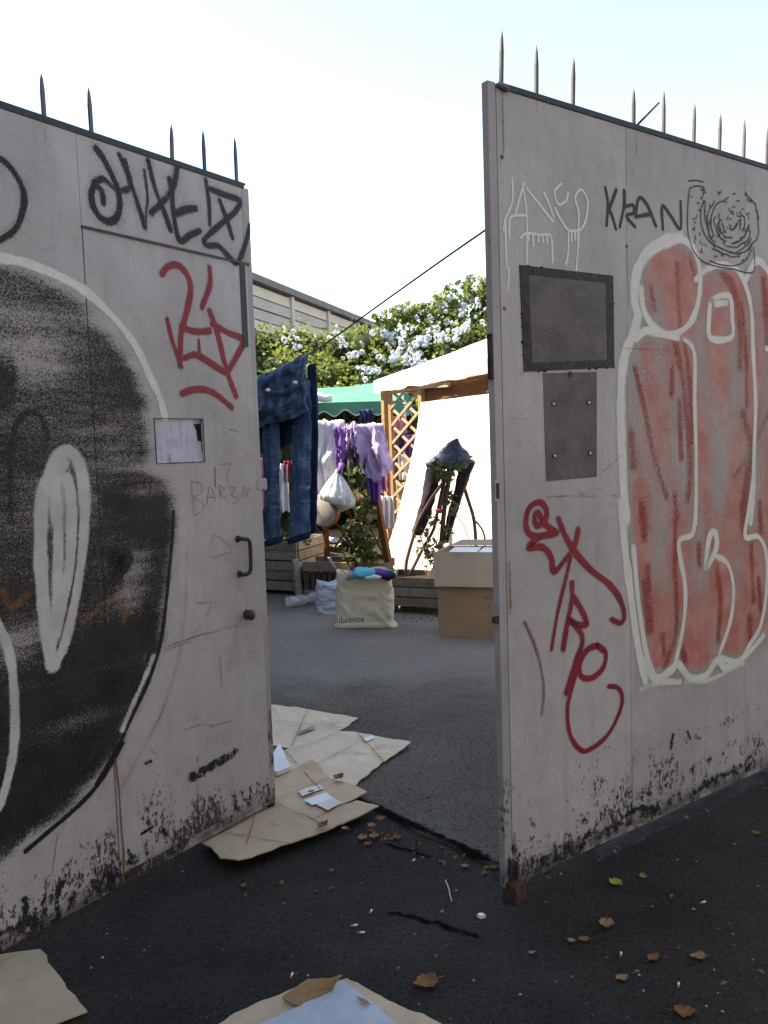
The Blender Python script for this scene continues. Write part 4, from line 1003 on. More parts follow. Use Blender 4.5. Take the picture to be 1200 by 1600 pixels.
# ------------------------------------------------------------------ flowering hedge
hedge = thing('flowering_hedge', 'tall green hedge with pale blue blossom behind the tents', 'hedge', (0, 16.5, 0))
top = [(330, 470), (405, 512), (440, 503), (470, 512), (500, 522), (535, 515), (560, 510), (600, 508), (640, 505), (680, 490), (720, 470), (765, 455), (810, 440), (880, 430)]
cs_ = []
rr = random.Random(5)
for i in range(len(top) - 1):
    for f in (0.0, 0.5):
        x = top[i][0] + (top[i + 1][0] - top[i][0]) * f; y = top[i][1] + (top[i + 1][1] - top[i][1]) * f
        p = D(x, y, 16.5 + rr.uniform(-0.3, 0.3))
        r0 = rr.uniform(0.42, 0.62)
        z = p.z - r0
        lev = 0
        while z > 0.2:
            cs_.append((p.x + rr.uniform(-.25, .25), 16.5 - 0.55 * min(lev, 2) + rr.uniform(-.35, .35), z, r0 * rr.uniform(0.9, 1.15)))
            z -= 0.55; lev += 1
P, Nn = lump_points(cs_, 52000, 3)
keep = P[:, 2] > 1.2
V, F = leaves(P[keep], 0.105, 0.9, 4, 0.1, Nn[keep])
np_part('foliage', V, F, M['leaf'], hedge)
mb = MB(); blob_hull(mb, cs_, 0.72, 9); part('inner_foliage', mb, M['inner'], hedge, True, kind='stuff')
P, Nn = lump_points([c for c in cs_ if c[2] > 2.4], 900, 8)
tw = MB()
for k in range(0, 900, 5):
    p = Vector(P[k]); d = Vector(Nn[k]); d.z = abs(d.z) + 0.5; d.normalize()
    if p.z > 2.6: tw.tube([p - d * 0.1, p + d * rr.uniform(0.12, 0.4)], [0.006, 0.003], 4)
part('twig', tw, M['leaf'], hedge, kind='stuff')
# blossom heads: a few petal balls copied about
heads = []
for k in range(4):
    r = np.random.default_rng(40 + k)
    d = r.normal(size=(34, 3)); d /= np.linalg.norm(d, axis=1)[:, None]
    V, F = leaves(d * 0.075 * r.uniform(0.6, 1, (34, 1)), 0.062, 0.25, 50 + k, 0, d)
    m = np_mesh('blossom_head', V, F); m.materials.append(M['flower']); heads.append(m)
spots = []
def blossom(px, py, sx, sy, n):
    for _ in range(int(n * 1.4)): spots.append((rr.gauss(px, sx * .75), rr.gauss(py, sy * .75)))
blossom(640, 542, 22, 15, 22); blossom(685, 522, 24, 15, 26); blossom(575, 580, 12, 7, 12); blossom(720, 500, 24, 20, 14); blossom(735, 472, 18, 12, 16)
blossom(620, 555, 14, 10, 12); blossom(600, 520, 12, 10, 8); blossom(655, 565, 25, 6, 14); blossom(455, 522, 10, 8, 8); blossom(463, 540, 6, 4, 4); blossom(520, 525, 16, 10, 8); blossom(550, 540, 22, 16, 9); blossom(690, 478, 20, 8, 10)
C = np.array(cs_)
for (x, y) in spots:
    o_ = Vector((0, 0, EYE)); d = ray(x, y).normalized()
    best = 1e9
    oc = np.array(o_) - C[:, :3]; dd_ = np.array(d)
    b_ = oc @ dd_; c_ = (oc * oc).sum(1) - (C[:, 3] * 1.03) ** 2
    disc = b_ * b_ - c_
    ok = disc > 0
    if ok.any(): best = (-b_[ok] - np.sqrt(disc[ok])).min()
    else: best = 16.3 / d.y
    p = o_ + d * best - Vector((0, 16.5, 0))
    child_copy(rr.choice(heads), hedge, p, (rr.uniform(0, 6), rr.uniform(0, 6), 0), rr.choice((.3, .4, .5, .7, 1.0)) * rr.uniform(.8, 1.2), 'blossom_head')
# sprays of blossom standing up above the right of the hedge
sp = MB(); sprig = []
for k in range(110):
    x = rr.uniform(595, 790); y = 508 - (x - 600) * 0.26 + rr.uniform(-4, 10)
    p = D(x, y, 16.5 + rr.uniform(-.4, .4)); h = rr.uniform(0.05, 0.40) * (1.25 if x > 680 else .8)
    q = p + Vector((rr.uniform(-.22, .22), rr.uniform(-.1, .1), h))
    sp.tube([p - Vector((0, 0, .4)), p.lerp(q, .5) + Vector((.03, 0, 0)), q], [0.005, 0.004, 0.003], 4)
    for _ in range(5): sprig.append((*(p.lerp(q, rr.uniform(.2, 1)) + Vector((rr.uniform(-.05, .05), rr.uniform(-.05, .05), 0))), 0.05))
    child_copy(rr.choice(heads), hedge, q - Vector((0, 16.5, 0)), (0, 0, rr.uniform(0, 6)), rr.uniform(0.3, 0.7), 'blossom_head')
P, Nn = lump_points(sprig, 4200, 77); V, F = leaves(P, 0.085, 0.9, 78, 0.1, Nn); np_part('foliage', V, F, M['leaf'], hedge)
part('flower_stem', sp, M['leaf'], hedge, kind='stuff')
# thin aerial frame above the hedge
an = MB(); a_, b_ = D(697, 446, 19.0), D(724, 441, 19.0)
an.tube([D(697, 560, 19.0), a_], 0.012, 5); an.tube([a_ + Vector((-.02, 0, .0)), b_ + Vector((.02, 0, 0))], 0.012, 5); an.tube([b_, b_ - Vector((0, 0, .25))], 0.01, 5); an.tube([D(700, 700, 19.0) * 1 - Vector((0.04, 0, 0)), D(697, 560, 19.0)], 0.012, 5)
an.tube([Vector((D(697, 560, 19.0).x, 19.0, 0)), D(697, 560, 19.0)], 0.014, 5)
solo('aerial_mast', 'thin metal aerial standing above the hedge', 'aerial', an, M['spike'])

# ------------------------------------------------------------------ hedge down the left of the yard, extended out of view to block sun
side = thing('creeper_hedge', 'dark leafy hedge behind the hanging jeans', 'hedge', (-3.2, 9.0, 0))
cs2 = []
rr = random.Random(77)
y = 4.4
while y < 13.2:
    z = 0.5
    while z < (2.6 if y < 5.4 else 3.7 if y < 9.8 else 2.0):
        xx = -3.3 + (0.9 if y > 11.0 else 0) + rr.uniform(-.3, .3)
        cs2.append((xx, y + rr.uniform(-.2, .2), z + rr.uniform(-.15, .15), rr.uniform(0.5, 0.75))); z += 0.65
    y += 0.75
for x in (-2.4, -1.9, -1.4, -0.9, -0.4, 0.1, 0.6, 1.2):
    for z in (0.5, 1.1, 1.7): cs2.append((x, 15.6 + rr.uniform(-.2, .2), z, rr.uniform(0.45, 0.6)))
for z in (0.4, 1.0, 1.6): 
    for x in (-1.75, -1.35): cs2.append((x, 11.6, z, 0.42))
P, Nn = lump_points(cs2, 30000, 13)
keep = P[:, 2] > 0.05
V, F = leaves(P[keep], 0.10, 0.9, 14, 0.2, Nn[keep])
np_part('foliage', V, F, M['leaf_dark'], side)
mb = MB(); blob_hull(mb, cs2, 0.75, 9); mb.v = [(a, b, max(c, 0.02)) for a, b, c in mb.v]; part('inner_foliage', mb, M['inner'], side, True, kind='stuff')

# ------------------------------------------------------------------ house added to shade the yard, and walls carrying the gate (outside the frame)
hs = thing('house', 'plain pale house left of the gate, out of the frame', 'house', (-10.5, -2.0, 0))
hm = MB(); hm.bbox((-15, -9, 0), (-6.2, 9.4, 11.0)); part('wall', hm, M['plaster'], hs)
hm = MB(); hm.bbox((-15.4, -9.4, 11.0), (-5.8, 9.7, 11.25)); part('roof', hm, M['coping'], hs)
for yy in (-6.5, -3.5, -0.5, 2.5, 5.5, 8.2):
    for zz in (1.6, 4.8, 8.0):
        w = MB(); w.bbox((-6.2, yy - .5, zz), (-6.17, yy + .5, zz + 1.6)); wo = part('window', w, M['dark_void'], hs)
        f_ = MB()
        for s_ in (-1, 1): f_.bbox((-6.19, yy + s_ * .55 - .05, zz - .05), (-6.12, yy + s_ * .55 + .05, zz + 1.65))
        part('window_frame', f_, M['trim'], wo)
def pier(p, d, name, label):
    ang = math.atan2(d.y, d.x)
    r_ = thing(name, label, 'wall', (p.x, p.y, 0), ang)
    mb = MB(); mb.bbox((0.02, -0.2, 0), (0.42, 0.2, 2.9)); part('pier', mb, M['concrete'], r_, local=True, bevel=0.01)
    mb = MB(); mb.bbox((0.0, -0.24, 2.9), (0.46, 0.24, 2.98)); part('pier_cap', mb, M['concrete'], r_, local=True, bevel=0.01)
    mb = MB(); mb.bbox((0.43, -0.12, 0), (6.0, 0.12, 2.6)); part('wall', mb, M['plaster'], r_, local=True)
# houses across the street, added behind the camera to cut sky light
gn = Vector((K.d.y, -K.d.x, 0))
ob = K.o + gn * 9.0
op = thing('house', 'plain house across the street, behind the viewer', 'house', (ob.x, ob.y, 0), K.rz)
mb = MB(); mb.bbox((-16, -9, 0), (14, 0, 7)); part('wall', mb, M['plaster'], op, local=True)
mb = MB(); mb.bbox((-16.4, -9.4, 7), (14.4, 0.5, 7.2)); part('roof', mb, M['coping'], op, local=True)
for xx in range(-14, 14, 3):
    for z_ in (1.2, 4.4):
        mb = MB(); mb.bbox((xx - .5, -0.02, z_), (xx + .5, 0.02, z_ + 1.7)); wo = part('window', mb, M['dark_void'], op, local=True)
        mb = MB(); mb.bbox((xx - .95, 0.0, z_ - .05), (xx - .52, 0.05, z_ + 1.75)); mb.bbox((xx + .52, 0.0, z_ - .05), (xx + .95, 0.05, z_ + 1.75)); part('shutter', mb, M['stained'], wo, local=True)
pier(K.o + K.d * KW, K.d, 'gate_wall', 'plastered wall carrying the gate leaf with the red piece')
pier(L.o - L.d * LW, -K.d, 'gate_wall', 'plastered wall carrying the gate leaf with the little door')

# ------------------------------------------------------------------ white tent
def ts(s, w=0.0, z=0.0): return T0 + td * s + tb * w + Vector((0, 0, z))
T0 = D(597, 612, 10.9); T0.z = 0
Te = D(765, 590, 8.6)
td = Vector((Te.x - T0.x, Te.y - T0.y, 0)).normalized(); tb = Vector((-td.y, td.x, 0))
if tb.x < 0: tb = -tb
EV = D(597, 612, 10.9).z            # eave
TS = 3.1
tent = thing('white_tent', 'white canvas party tent with a brown beam and pine posts', 'tent', T0, math.atan2(td.y, td.x))
def roof_side(a, b, apex, sag, n=14):
    mb = MB()
    def fn(u, v):
        base = a.lerp(b, u); p = base.lerp(apex, v)
        return p - Vector((0, 0, sag * math.sin(v * 3.1416) * (0.6 + 0.4 * math.sin(u * 3.1416)))) + Vector((0, 0, 0.012 * fbm(u * 5, v * 5, sag)))
    mb.grid(fn, n, n); return mb
HZ = EV + 0.14
ca, cb, cc, cd = ts(-0.08, -0.08, HZ), ts(TS, -0.08, HZ), ts(TS, TS, HZ), ts(-0.08, TS, HZ)
apex = ts(TS / 2, TS / 2, 3.12)
rf = None
for i, (a, b) in enumerate(((ca, cb), (cb, cc), (cc, cd), (cd, ca))):
    o = part('roof_panel', roof_side(a, b, apex, 0.05), M['tent_white'], tent, True)
def valance(a, b, h, amp, waves, out, mat, parent, trim=None, th=0.0):
    mb = MB(); n = 60
    def low(u): return -h + amp * math.sin(u * waves * 6.2832) + 0.012 * fbm(u * 9, 2, a.x)
    mb.grid(lambda u, v: a.lerp(b, u) + Vector((0, 0, v * low(u))) + out * (0.02 * math.sin(u * 21) * v), n, 4)
    o = part('valance', mb, mat, parent, True)
    if trim:
        tm = MB(); tm.grid(lambda u, v: a.lerp(b, u) + Vector((0, 0, low(u) + 0.018 * (1 - v))) + out * (0.02 * math.sin(u * 21) + 0.004), n, 2)
        part('valance_trim', tm, trim, o)
    return o
valance(ca, cb, 0.15, 0.012, 4, -tb, M['tent_white'], tent)
valance(cd, ca, 0.15, 0.012, 4, -td, M['tent_white'], tent)
part('valance_hem', MB().tube([ca.lerp(cb, i / 40) - Vector((0, 0, 0.145 - 0.012 * math.sin(i / 40 * 4 * 6.283))) - tb * 0.006 for i in range(41)], 0.005, 5), M['c_grey'], tent)
for s_, w_ in ((0.05, 0.02), (1.06, 0.02), (TS - 0.1, 0.02), (0.05, TS - 0.1), (TS - 0.1, TS - 0.1)):
    mb = MB(); c_ = ts(s_, w_)
    Mr = Matrix.Rotation(math.atan2(td.y, td.x), 3, 'Z')
    mb.box((c_.x, c_.y, (EV + 0.06) / 2 + 0.006), (0.09, 0.09, EV + 0.05), Mr); part('post', mb, M['pine'], tent, bevel=0.004)
mb = MB(); c_ = ts(0.17, 0.03); mb.box((c_.x, c_.y, EV / 2), (0.035, 0.05, EV - 0.02), Matrix.Rotation(math.atan2(td.y, td.x), 3, 'Z')); part('post_batten', mb, M['pine'], tent)
part('beam', MB().bar(ts(1.08, 0.05, EV - 0.09), ts(TS - 0.15, 0.05, EV - 0.09), 0.05, 0.20), M['stained'], tent, bevel=0.004)
part('beam', MB().bar(ts(1.12, -0.02, EV - 0.02), ts(1.75, -0.02, EV - 0.045), 0.03, 0.05), M['lattice'], tent)
part('beam', MB().bar(ts(0.1, 0.05, EV + 0.02), ts(1.05, 0.05, EV + 0.02), 0.05, 0.07), M['stained'], tent)
part('beam', MB().bar(ts(0.05, 0.15, EV + 0.02), ts(0.05, TS - 0.15, EV + 0.02), 0.05, 0.07), M['stained'], tent)

# lattice panel between the first two posts
lat = thing('lattice_panel', 'pine diagonal lattice screen between two tent posts', 'lattice', ts(0.6), math.atan2(td.y, td.x))
l0, l1, lz0, lz1 = 0.21, 1.0, 0.08, EV - 0.03
def clip_diag(c, sgn):
    # x = c + sgn*(z-lz0), clipped to the panel
    pts = []
    for x in (l0, l1):
        z = lz0 + (x - c) / sgn
        if lz0 <= z <= lz1: pts.append((x, z))
    for z in (lz0, lz1):
        x = c + sgn * (z - lz0)
        if l0 < x < l1: pts.append((x, z))
    pts.sort(); return (pts[0], pts[-1]) if len(pts) >= 2 else None
for sgn, y_ in ((2.1, 0.012), (-2.1, 0.026)):
    c = l0 - 2.1 * (lz1 - lz0) - 0.05 if sgn > 0 else l0
    while c < l1 + (0 if sgn > 0 else 2.1 * (lz1 - lz0)):
        r_ = clip_diag(c, sgn)
        if r_ and abs(r_[0][0] - r_[1][0]) > 0.03:
            part('slat', MB().bar(ts(r_[0][0], y_, r_[0][1]), ts(r_[1][0], y_, r_[1][1]), 0.036, 0.010, tb), M['lattice'], lat)
        c += 0.46
for (a, b) in (((l0, lz0), (l1, lz0)), ((l0, lz1), (l1, lz1)), ((l0, lz0), (l0, lz1)), ((l1, lz0), (l1, lz1))):
    part('frame', MB().bar(ts(a[0], 0.02, a[1]), ts(b[0], 0.02, b[1]), 0.03, 0.034, tb), M['pine'], lat)

# hanging white sheet closing the tent front
def sheet_fn(u, v):                    # v 0 at the top
    left = 1.10 - 0.62 * v ** 1.7
    s_ = left + (TS - 0.12 - left) * u
    z = (EV - 0.22) * (1 - v) + 0.10 * v + 0.02
    f = 0.05 * math.sin(u * 19 + 2 * v) * (0.25 + v) + 0.05 * fbm(u * 3, v * 3, 4) * v
    bulge = -0.10 * v - 0.22 * v * (1 - u) ** 3
    return ts(s_, bulge - 0.03 + f * 0.5, z)
mb = MB(); mb.grid(sheet_fn, 70, 40)
solo('white_sheet', 'big white sheet hung as the side of the white tent', 'sheet', mb, M['sheet'], True)
def fold_fn(u, v):
    p = sheet_fn(0.0, 0.05 + 0.93 * v)
    return p + td * (-0.06 - 0.10 * math.sin(v * 3.1)) * u - tb * (0.05 * u)
# things hanging behind the lattice
def drape(name, label, cat, mat, top, w, h, dirv, seed, group=None, amp=0.035, taper=0.0, nf=3.0, tail=0.05):
    """a piece of cloth hung by its top edge: top is the middle of it, dirv runs along it"""
    dirv = Vector(dirv).normalized(); out = Vector((dirv.y, -dirv.x, 0))
    def fn(u, v):
        x = (u - 0.5) * w * (1 - taper * v)
        f = amp * math.sin(u * nf * 6.28 + seed + 1.3 * fbm(u * 2, v * 2, seed)) * (0.3 + 0.7 * v)
        return Vector(top) + dirv * x + out * f + Vector((0, 0, -h * v * (1 + tail * fbm(u * 4, 1, seed)) + 0.02 * fbm(u * 3, v * 3, seed + 5)))
    mb = MB(); mb.grid(fn, 22, 22)
    return solo(name, label, cat, mb, mat, True, solid=0.004, group=group)
drape('hanging_cloth', 'pink cloth hanging behind the top of the lattice', 'cloth', M['c_pink'], ts(0.42, 0, 1.98) + Vector((0, .9, 0)), 0.26, 0.40, (1, 0, 0), 1)
drape('hanging_cloth', 'purple cloth hanging behind the lattice near its second post', 'cloth', M['c_purple'], ts(0.85, 0, 1.72) + Vector((0, .9, 0)), 0.18, 0.3, (1, 0, 0), 2)
drape('hanging_cloth', 'white cloth hanging behind the middle of the lattice', 'cloth', M['c_white'], ts(0.72, 0, 1.50) + Vector((0, .8, 0)), 0.24, 0.36, (1, 0, 0), 3)
drape('hanging_cloth', 'brown cloth hanging low behind the lattice', 'cloth', M['c_brown'], ts(0.35, 0, 1.5) + Vector((0, 1.0, 0)), 0.36, 1.2, (1, 0, 0), 4)
drape('hanging_cloth', 'dark blue cloth hanging behind the middle of the lattice', 'cloth', M['c_blue'], ts(0.58, 0, 1.75) + Vector((0, 1.0, 0)), 0.14, 0.5, (1, 0, 0), 5)
drape('hanging_cloth', 'tan cloth hanging at the foot of the lattice', 'cloth', M['card_box'], ts(0.7, 0, 1.1) + Vector((0, .9, 0)), 0.3, 0.95, (1, 0, 0), 6)
drape('tent_lining', 'dark brown cloth closing the back of the white tent', 'cloth', M['c_brown'], ts(TS / 2, TS - 0.2, EV - 0.02), TS - 0.3, EV - 0.1, td, 7, amp=0.05, nf=9)

# ------------------------------------------------------------------ green gazebo
gz0 = thing('green_gazebo', 'green canvas gazebo with a scalloped white-edged valance', 'gazebo', D(540, 800, 13.0).xy.to_3d())
gA, gB = D(455, 629, 12.3), D(594, 629, 12.6)
gC = gB + Vector((0.25, 2.6, 0)); gD = gA + Vector((0.25, 2.6, 0)); gA = gA + Vector((-1.2, 0, 0)); gD = gD + Vector((-1.2, 0, 0)); gB = gB + Vector((0.35, 0, 0)); gC = gC + Vector((.35, 0, 0))
for q in (gA, gB, gC, gD): q.z = gB.z + 0.02
gz = gB.z
rA, rB = gA.lerp(gD, .5) + Vector((.5, 0, .36)), gB.lerp(gC, .5) + Vector((-.1, 0, .42))
def roof4(a, b, c, d, sag):
    mb = MB(); mb.grid(lambda u, v: a.lerp(b, u).lerp(d.lerp(c, u), v) - Vector((0, 0, sag * math.sin(u * 3.1416) * (.3 + .7 * v) + .03 * math.sin(v * 3.14))) + Vector((0, 0, .02 * fbm(u * 5, v * 3, 1))), 30, 12); return mb
part('roof_panel', roof4(gA, gB, rB, rA, .10), M['tent_green'], gz0, True); part('roof_panel', roof4(gC, gD, rA, rB, .10), M['tent_green'], gz0, True)
part('roof_panel', roof4(gB, gC, rB, rB, 0), M['tent_green'], gz0, True); part('roof_panel', roof4(gD, gA, rA, rA, 0), M['tent_green'], gz0, True)
valance(gA, gB, 0.17, 0.045, 9, Vector((0, -1, 0)), M['tent_green'], gz0, M['trim'])
valance(gD, gC, 0.30, 0.045, 6, Vector((0, -1, 0)), M['tent_green'], gz0, M['trim'])
valance(gB, gC, 0.16, 0.035, 6, Vector((1, 0, 0)), M['tent_green'], gz0, M['trim'])
for q in (gA, gB, gC, gD, D(482, 629, 12.45)):
    mb = MB(); mb.tube([(q.x, q.y + .04, YZ), (q.x, q.y + .04, gz)], 0.03, 8); part('pole', mb, M['trim'], gz0)
rc = MB(); rc.tube([D(486, 621, 12.2), D(498, 620, 12.2), D(508, 623, 12.2), D(519, 622, 12.2)], [0.04, 0.07, 0.055, 0.05], 10)
solo('rolled_cloth', 'white cloth rolled up on the edge of the green gazebo', 'cloth', rc, M['c_white'], True)

# ------------------------------------------------------------------ bits in the sunny back of the yard
mb = MB(); a_, b_ = G(600, 884, YZ), G(470, 850, YZ)
fl = [G(500, 862, .018), G(690, 905, .018), G(700, 880, .018), G(560, 838, .018)]
solo('ground_mat', 'pale green mat on the ground at the foot of the white sheet', 'mat', MB().prism(fl, (0, 0, 0.006)), M['straw_mat'])
pot = MB(); pc = G(612, 886, YZ)
pot.tube([pc + Vector((0, 0, h)) for h in (0, 0.02, 0.10, 0.26, 0.36, 0.40, 0.44, 0.45)], [0.075, 0.085, 0.10, 0.09, 0.075, 0.075, 0.095, 0.085], 18)
solo('sandy_jar', 'sandy clay jar standing beside the foot of the white sheet', 'jar', pot, M['terracotta'], True)
pal = thing('low_pallet', 'pale board platform on the ground behind the trellis', 'platform', G(530, 845, YZ))
for k in range(6):
    p = G(535, 848 - k * 3.5, 0.06)
    part('board', MB().box(p + Vector((0, 0, 0.03)), (1.7, 0.12, 0.025)), M['lattice'], pal)
for xx in (-0.7, 0, 0.7):
    p = G(535, 840, 0.03); part('bearer', MB().box(p + Vector((xx, 0, 0.01)), (0.09, 0.9, 0.06)), M['pine'], pal)
wc = MB(); pc = G(545, 848, 0.1)
wc.grid(lambda u, v: pc + Vector(((u - .5) * 0.9, (v - .5) * .5, 0.03 + 0.07 * abs(fbm(u * 4, v * 4, 2)))), 26, 16)
solo('crumpled_sheet', 'crumpled white cloth lying on the platform behind the trellis', 'cloth', wc, M['c_white'], True)
for (px, py, w, h, mt, lb) in ((436, 725, .20, .55, 'c_white', 'white cloth seen between the legs of the jeans'), (452, 720, .13, .24, 'c_red', 'red cloth seen between the legs of the jeans'), (408, 715, .2, .6, 'c_pink', 'pink cloth between the jeans and the gate edge')):
    drape('hanging_cloth', lb, 'cloth', M[mt], D(px, py, 9.8), w, h, (1, 0, 0), px)

# ------------------------------------------------------------------ clothes line and jeans
jl1, jl2 = D(484, 553, 4.20), D(396, 596, 4.42)
lineR, lineL = D(762, 357, 3.32), D(330, 622, 4.75)
cl = MB(); cl.tube(smoothline([lineR, D(690, 407, 3.55), D(600, 471, 3.86), jl1, jl2, lineL], 5), 0.0042, 6)
solo('clothes_line', 'grey clothes line running up from the jeans to the gate', 'clothes line', cl, M['rope'])
jd = (jl2 - jl1); jlen = jd.length; jdn = jd.normalized(); jn = Vector((jd.y, -jd.x, 0)).normalized()
if jn.y > 0: jn = -jn
JW = 0.47
jeans = thing('blue_jeans', 'blue denim jeans folded over the clothes line', 'jeans', Vector((jl1.x, jl1.y, 0.9)))
def jx(t_): return jl1 + jdn * t_
def seat_fn(u, v):
    fold = 0.012 * math.sin(v * 17 + 3 * u) * v + 0.018 * fbm(u * 5, v * 4, 2)
    p = jx(JW * u)
    low = 0.285 - 0.02 * u + 0.012 * math.sin(u * 7)
    a = min(v * 4, 1) * 1.57
    return p + jn * (0.035 * math.sin(a) + 0.018 * math.sin(u * 5 + 1) * v + fold) + Vector((0, 0, 0.008 - low * v)) + jdn * (-0.012 * v)
mb = MB(); mb.grid(seat_fn, 36, 30); part('seat', mb, M['denim'], jeans, True, solid=0.004)
mb = MB(); mb.grid(lambda u, v: seat_fn(u, 0.86 + 0.15 * v) + jn * 0.006, 36, 5); part('waistband', mb, M['denim'], jeans, True, solid=0.004)
for u0 in (0.04, 0.27, 0.60):
    mb = MB(); mb.grid(lambda u, v: seat_fn(u0 + 0.022 * u + 0.03 * v * (0.5 - u0), 0.02 + 0.83 * v) + jn * 0.004, 3, 20); part('seam', mb, M['stitch'], jeans, True)
for v0, a, b in ((0.72, 0.0, 1.0), (0.55, 0.05, 0.27)):
    mb = MB(); mb.grid(lambda u, v: seat_fn(a + (b - a) * u, v0 + 0.022 * v + 0.03 * math.sin(u * 5)) + jn * 0.004, 30, 3); part('seam', mb, M['stitch'], jeans, True)
for q in ((469, 598), (427, 610)):
    p = D(q[0], q[1], 4.16)
    part('stud', MB().tube([p + jn * 0.03, p + jn * 0.052], [0.009, 0.006], 8), M['cap'], jeans)
def leg(mb, pts, w, dpt, seed, nr=34, na=22):
    """hanging trouser leg: an oval tube with pulled folds; pts list of points down its length"""
    c = smoothline(pts, 12)
    def fn(u, v):
        p = c[min(int(v * (len(c) - 1)), len(c) - 1)]
        a = u * 6.2832
        k = w[0] + (w[1] - w[0]) * v
        f = 1 + 0.14 * fbm(math.cos(a) * 1.6 + seed, math.sin(a) * 1.6, v * 6) + 0.06 * math.sin(v * 42 + 3 * math.sin(a) + seed) * (0.4 + v)
        f2 = 1 + 0.35 * math.sin(a * 3 + seed + 2 * v)
        return p + jdn * (math.cos(a) * k * f) + jn * (math.sin(a) * dpt * f * f2)
    mb.grid(fn, na, nr, True)
    return mb
lz = D(470, 838, 4.2)
part('leg', leg(MB(), [D(470, 600, 4.25), D(471, 680, 4.24), D(469, 760, 4.22), D(467, 843, 4.2)], (0.062, 0.066), 0.018, 1), M['denim'], jeans, True)
part('leg', leg(MB(), [D(423, 618, 4.36), D(424, 690, 4.36), D(425, 770, 4.36), D(427, 848, 4.34)], (0.060, 0.054), 0.017, 7), M['denim'], jeans, True)
part('leg_back', leg(MB(), [D(487, 570, 4.28), D(490, 660, 4.29), D(489, 760, 4.28), D(487, 834, 4.27)], (0.026, 0.032), 0.015, 4), M['denim_dark'], jeans, True)
for c0, w0 in ((D(467, 843, 4.2), 0.068), (D(427, 848, 4.34), 0.056)):
    mb = MB(); mb.grid(lambda u, v: c0 + jdn * (math.cos(u * 6.28) * (w0 + 0.004)) + jn * (math.sin(u * 6.28) * 0.034) + Vector((0, 0, 0.02 - 0.028 * v)), 24, 3, True); part('hem', mb, M['denim_dark'], jeans, True)
mb = MB(); mb.grid(lambda u, v: jx(0.05 + (JW - 0.07) * u) - jn * 0.02 + jn * (0.012 * math.sin(u * 9)) + Vector((0, 0, -0.02 - (0.34 + 0.03 * math.sin(u * 3.14)) * v)), 24, 12); part('hip_panel', mb, M['denim_dark'], jeans, True)

# ------------------------------------------------------------------ planters
def planter(name, label, corners, zb, zt, nb, mat, mats, legh=0.0, group='weathered wooden planters'):
    """corners: front-left, front-right, back-right, back-left on the ground"""
    c = [Vector((q.x, q.y, 0)) for q in corners]
    base = sum(c, Vector()) / 4
    r_ = thing(name, label, 'planter', (base.x, base.y, 0), 0, group)
    h = (zt - zb) / nb
    for i in range(4):
        a, b = c[i], c[(i + 1) % 4]
        for k in range(nb):
            z = zb + h * (k + 0.5); ins = 0.022 if i % 2 else 0.0
            d_ = (b - a).normalized()
            jit = Vector((random.uniform(-.004, .004), random.uniform(-.004, .004), random.uniform(-.003, .003)))
            part('board', MB().bar(a + d_ * ins + Vector((0, 0, z)) + jit, b - d_ * ins + Vector((0, 0, z)) + jit, 0.022, h - 0.009 - random.uniform(0, .004), (0, 0, 1)), mats[(i + k) % len(mats)], r_, bevel=0.003)
    for q in c:
        ins = (base - q).normalized() * 0.045
        part('corner_post', MB().bar(q + ins + Vector((0, 0, YZ)), q + ins + Vector((0, 0, zt - 0.01)), 0.05, 0.05), M['dark_wood'], r_)
    part('soil', MB().prism([q.lerp(base, 0.06) + Vector((0, 0, zb + 0.03)) for q in c], (0, 0, zt - zb - 0.09)), M['soil'], r_)
    return r_
pA = G(467, 930, YZ); pB = G(372, 924, YZ)
pdir = (pA - pB).normalized(); pper = Vector((-pdir.y, pdir.x, 0))
pC2 = D(506, 870, 9.75); pC2 = Vector((pC2.x, 9.75, 0))
pl1 = planter('wooden_planter', 'tall five-board wooden planter under the jeans', [pB, pA, pC2, pC2 + (pB - pA)], 0.05, 0.60, 5, None, [M['grey_wood'], M['grey_wood2'], M['grey_wood']])
a_, b_ = G(476, 935, YZ), G(604, 938, YZ)
trough = thing('trough_planter', 'low slatted wooden trough with the leaning trellis', 'planter', (a_.x, a_.y, 0), 0, 'weathered wooden planters')
bk = Vector((0.10, 0.42, 0))
def zz(p, z): return Vector((p.x, p.y, z))
part('top_board', MB().bar(zz(a_, 0.355), zz(b_, 0.345), 0.03, 0.10), M['grey_wood2'], trough, bevel=0.004)
part('top_board', MB().bar(zz(a_ + bk, 0.36), zz(b_ + bk, 0.35), 0.03, 0.09), M['grey_wood2'], trough, bevel=0.004)
part('bottom_board', MB().bar(zz(a_, 0.06), zz(b_, 0.06), 0.028, 0.08), M['grey_wood2'], trough, bevel=0.004)
part('end_board', MB().bar(zz(a_ + Vector((-.055, -.02, 0)), YZ), zz(a_ + Vector((-.085, 0.0, 0)), 0.43), 0.085, 0.03), M['grey_wood'], trough, bevel=0.004)
part('end_board', MB().bar(zz(b_ + Vector((.02, -.01, 0)), YZ), zz(b_ + Vector((.02, 0.0, 0)), 0.40), 0.07, 0.03), M['grey_wood'], trough, bevel=0.004)
part('end_panel', MB().bbox((a_.x, a_.y, 0.06), (a_.x + 0.025, a_.y + 0.42, 0.34)), M['dark_wood'], trough)
for k in range(14):
    p = a_.lerp(b_, (k + 0.6) / 14.2)
    part('slat', MB().bar(zz(p + Vector((0, .022, 0)), 0.10), zz(p + Vector((0, .022, 0)), 0.31), 0.04, 0.018, (0, 1, 0)), M['dark_wood'], trough)
part('soil', MB().prism([zz(q, 0.1) for q in (a_ + Vector((.03, .035, 0)), b_ + Vector((0, .035, 0)), b_ + bk - Vector((0, .03, 0)), a_ + bk - Vector((0, .03, 0)))], (0, 0, 0.18)), M['soil'], trough)
qA, qB = G(612, 957, YZ), G(700, 962, YZ)
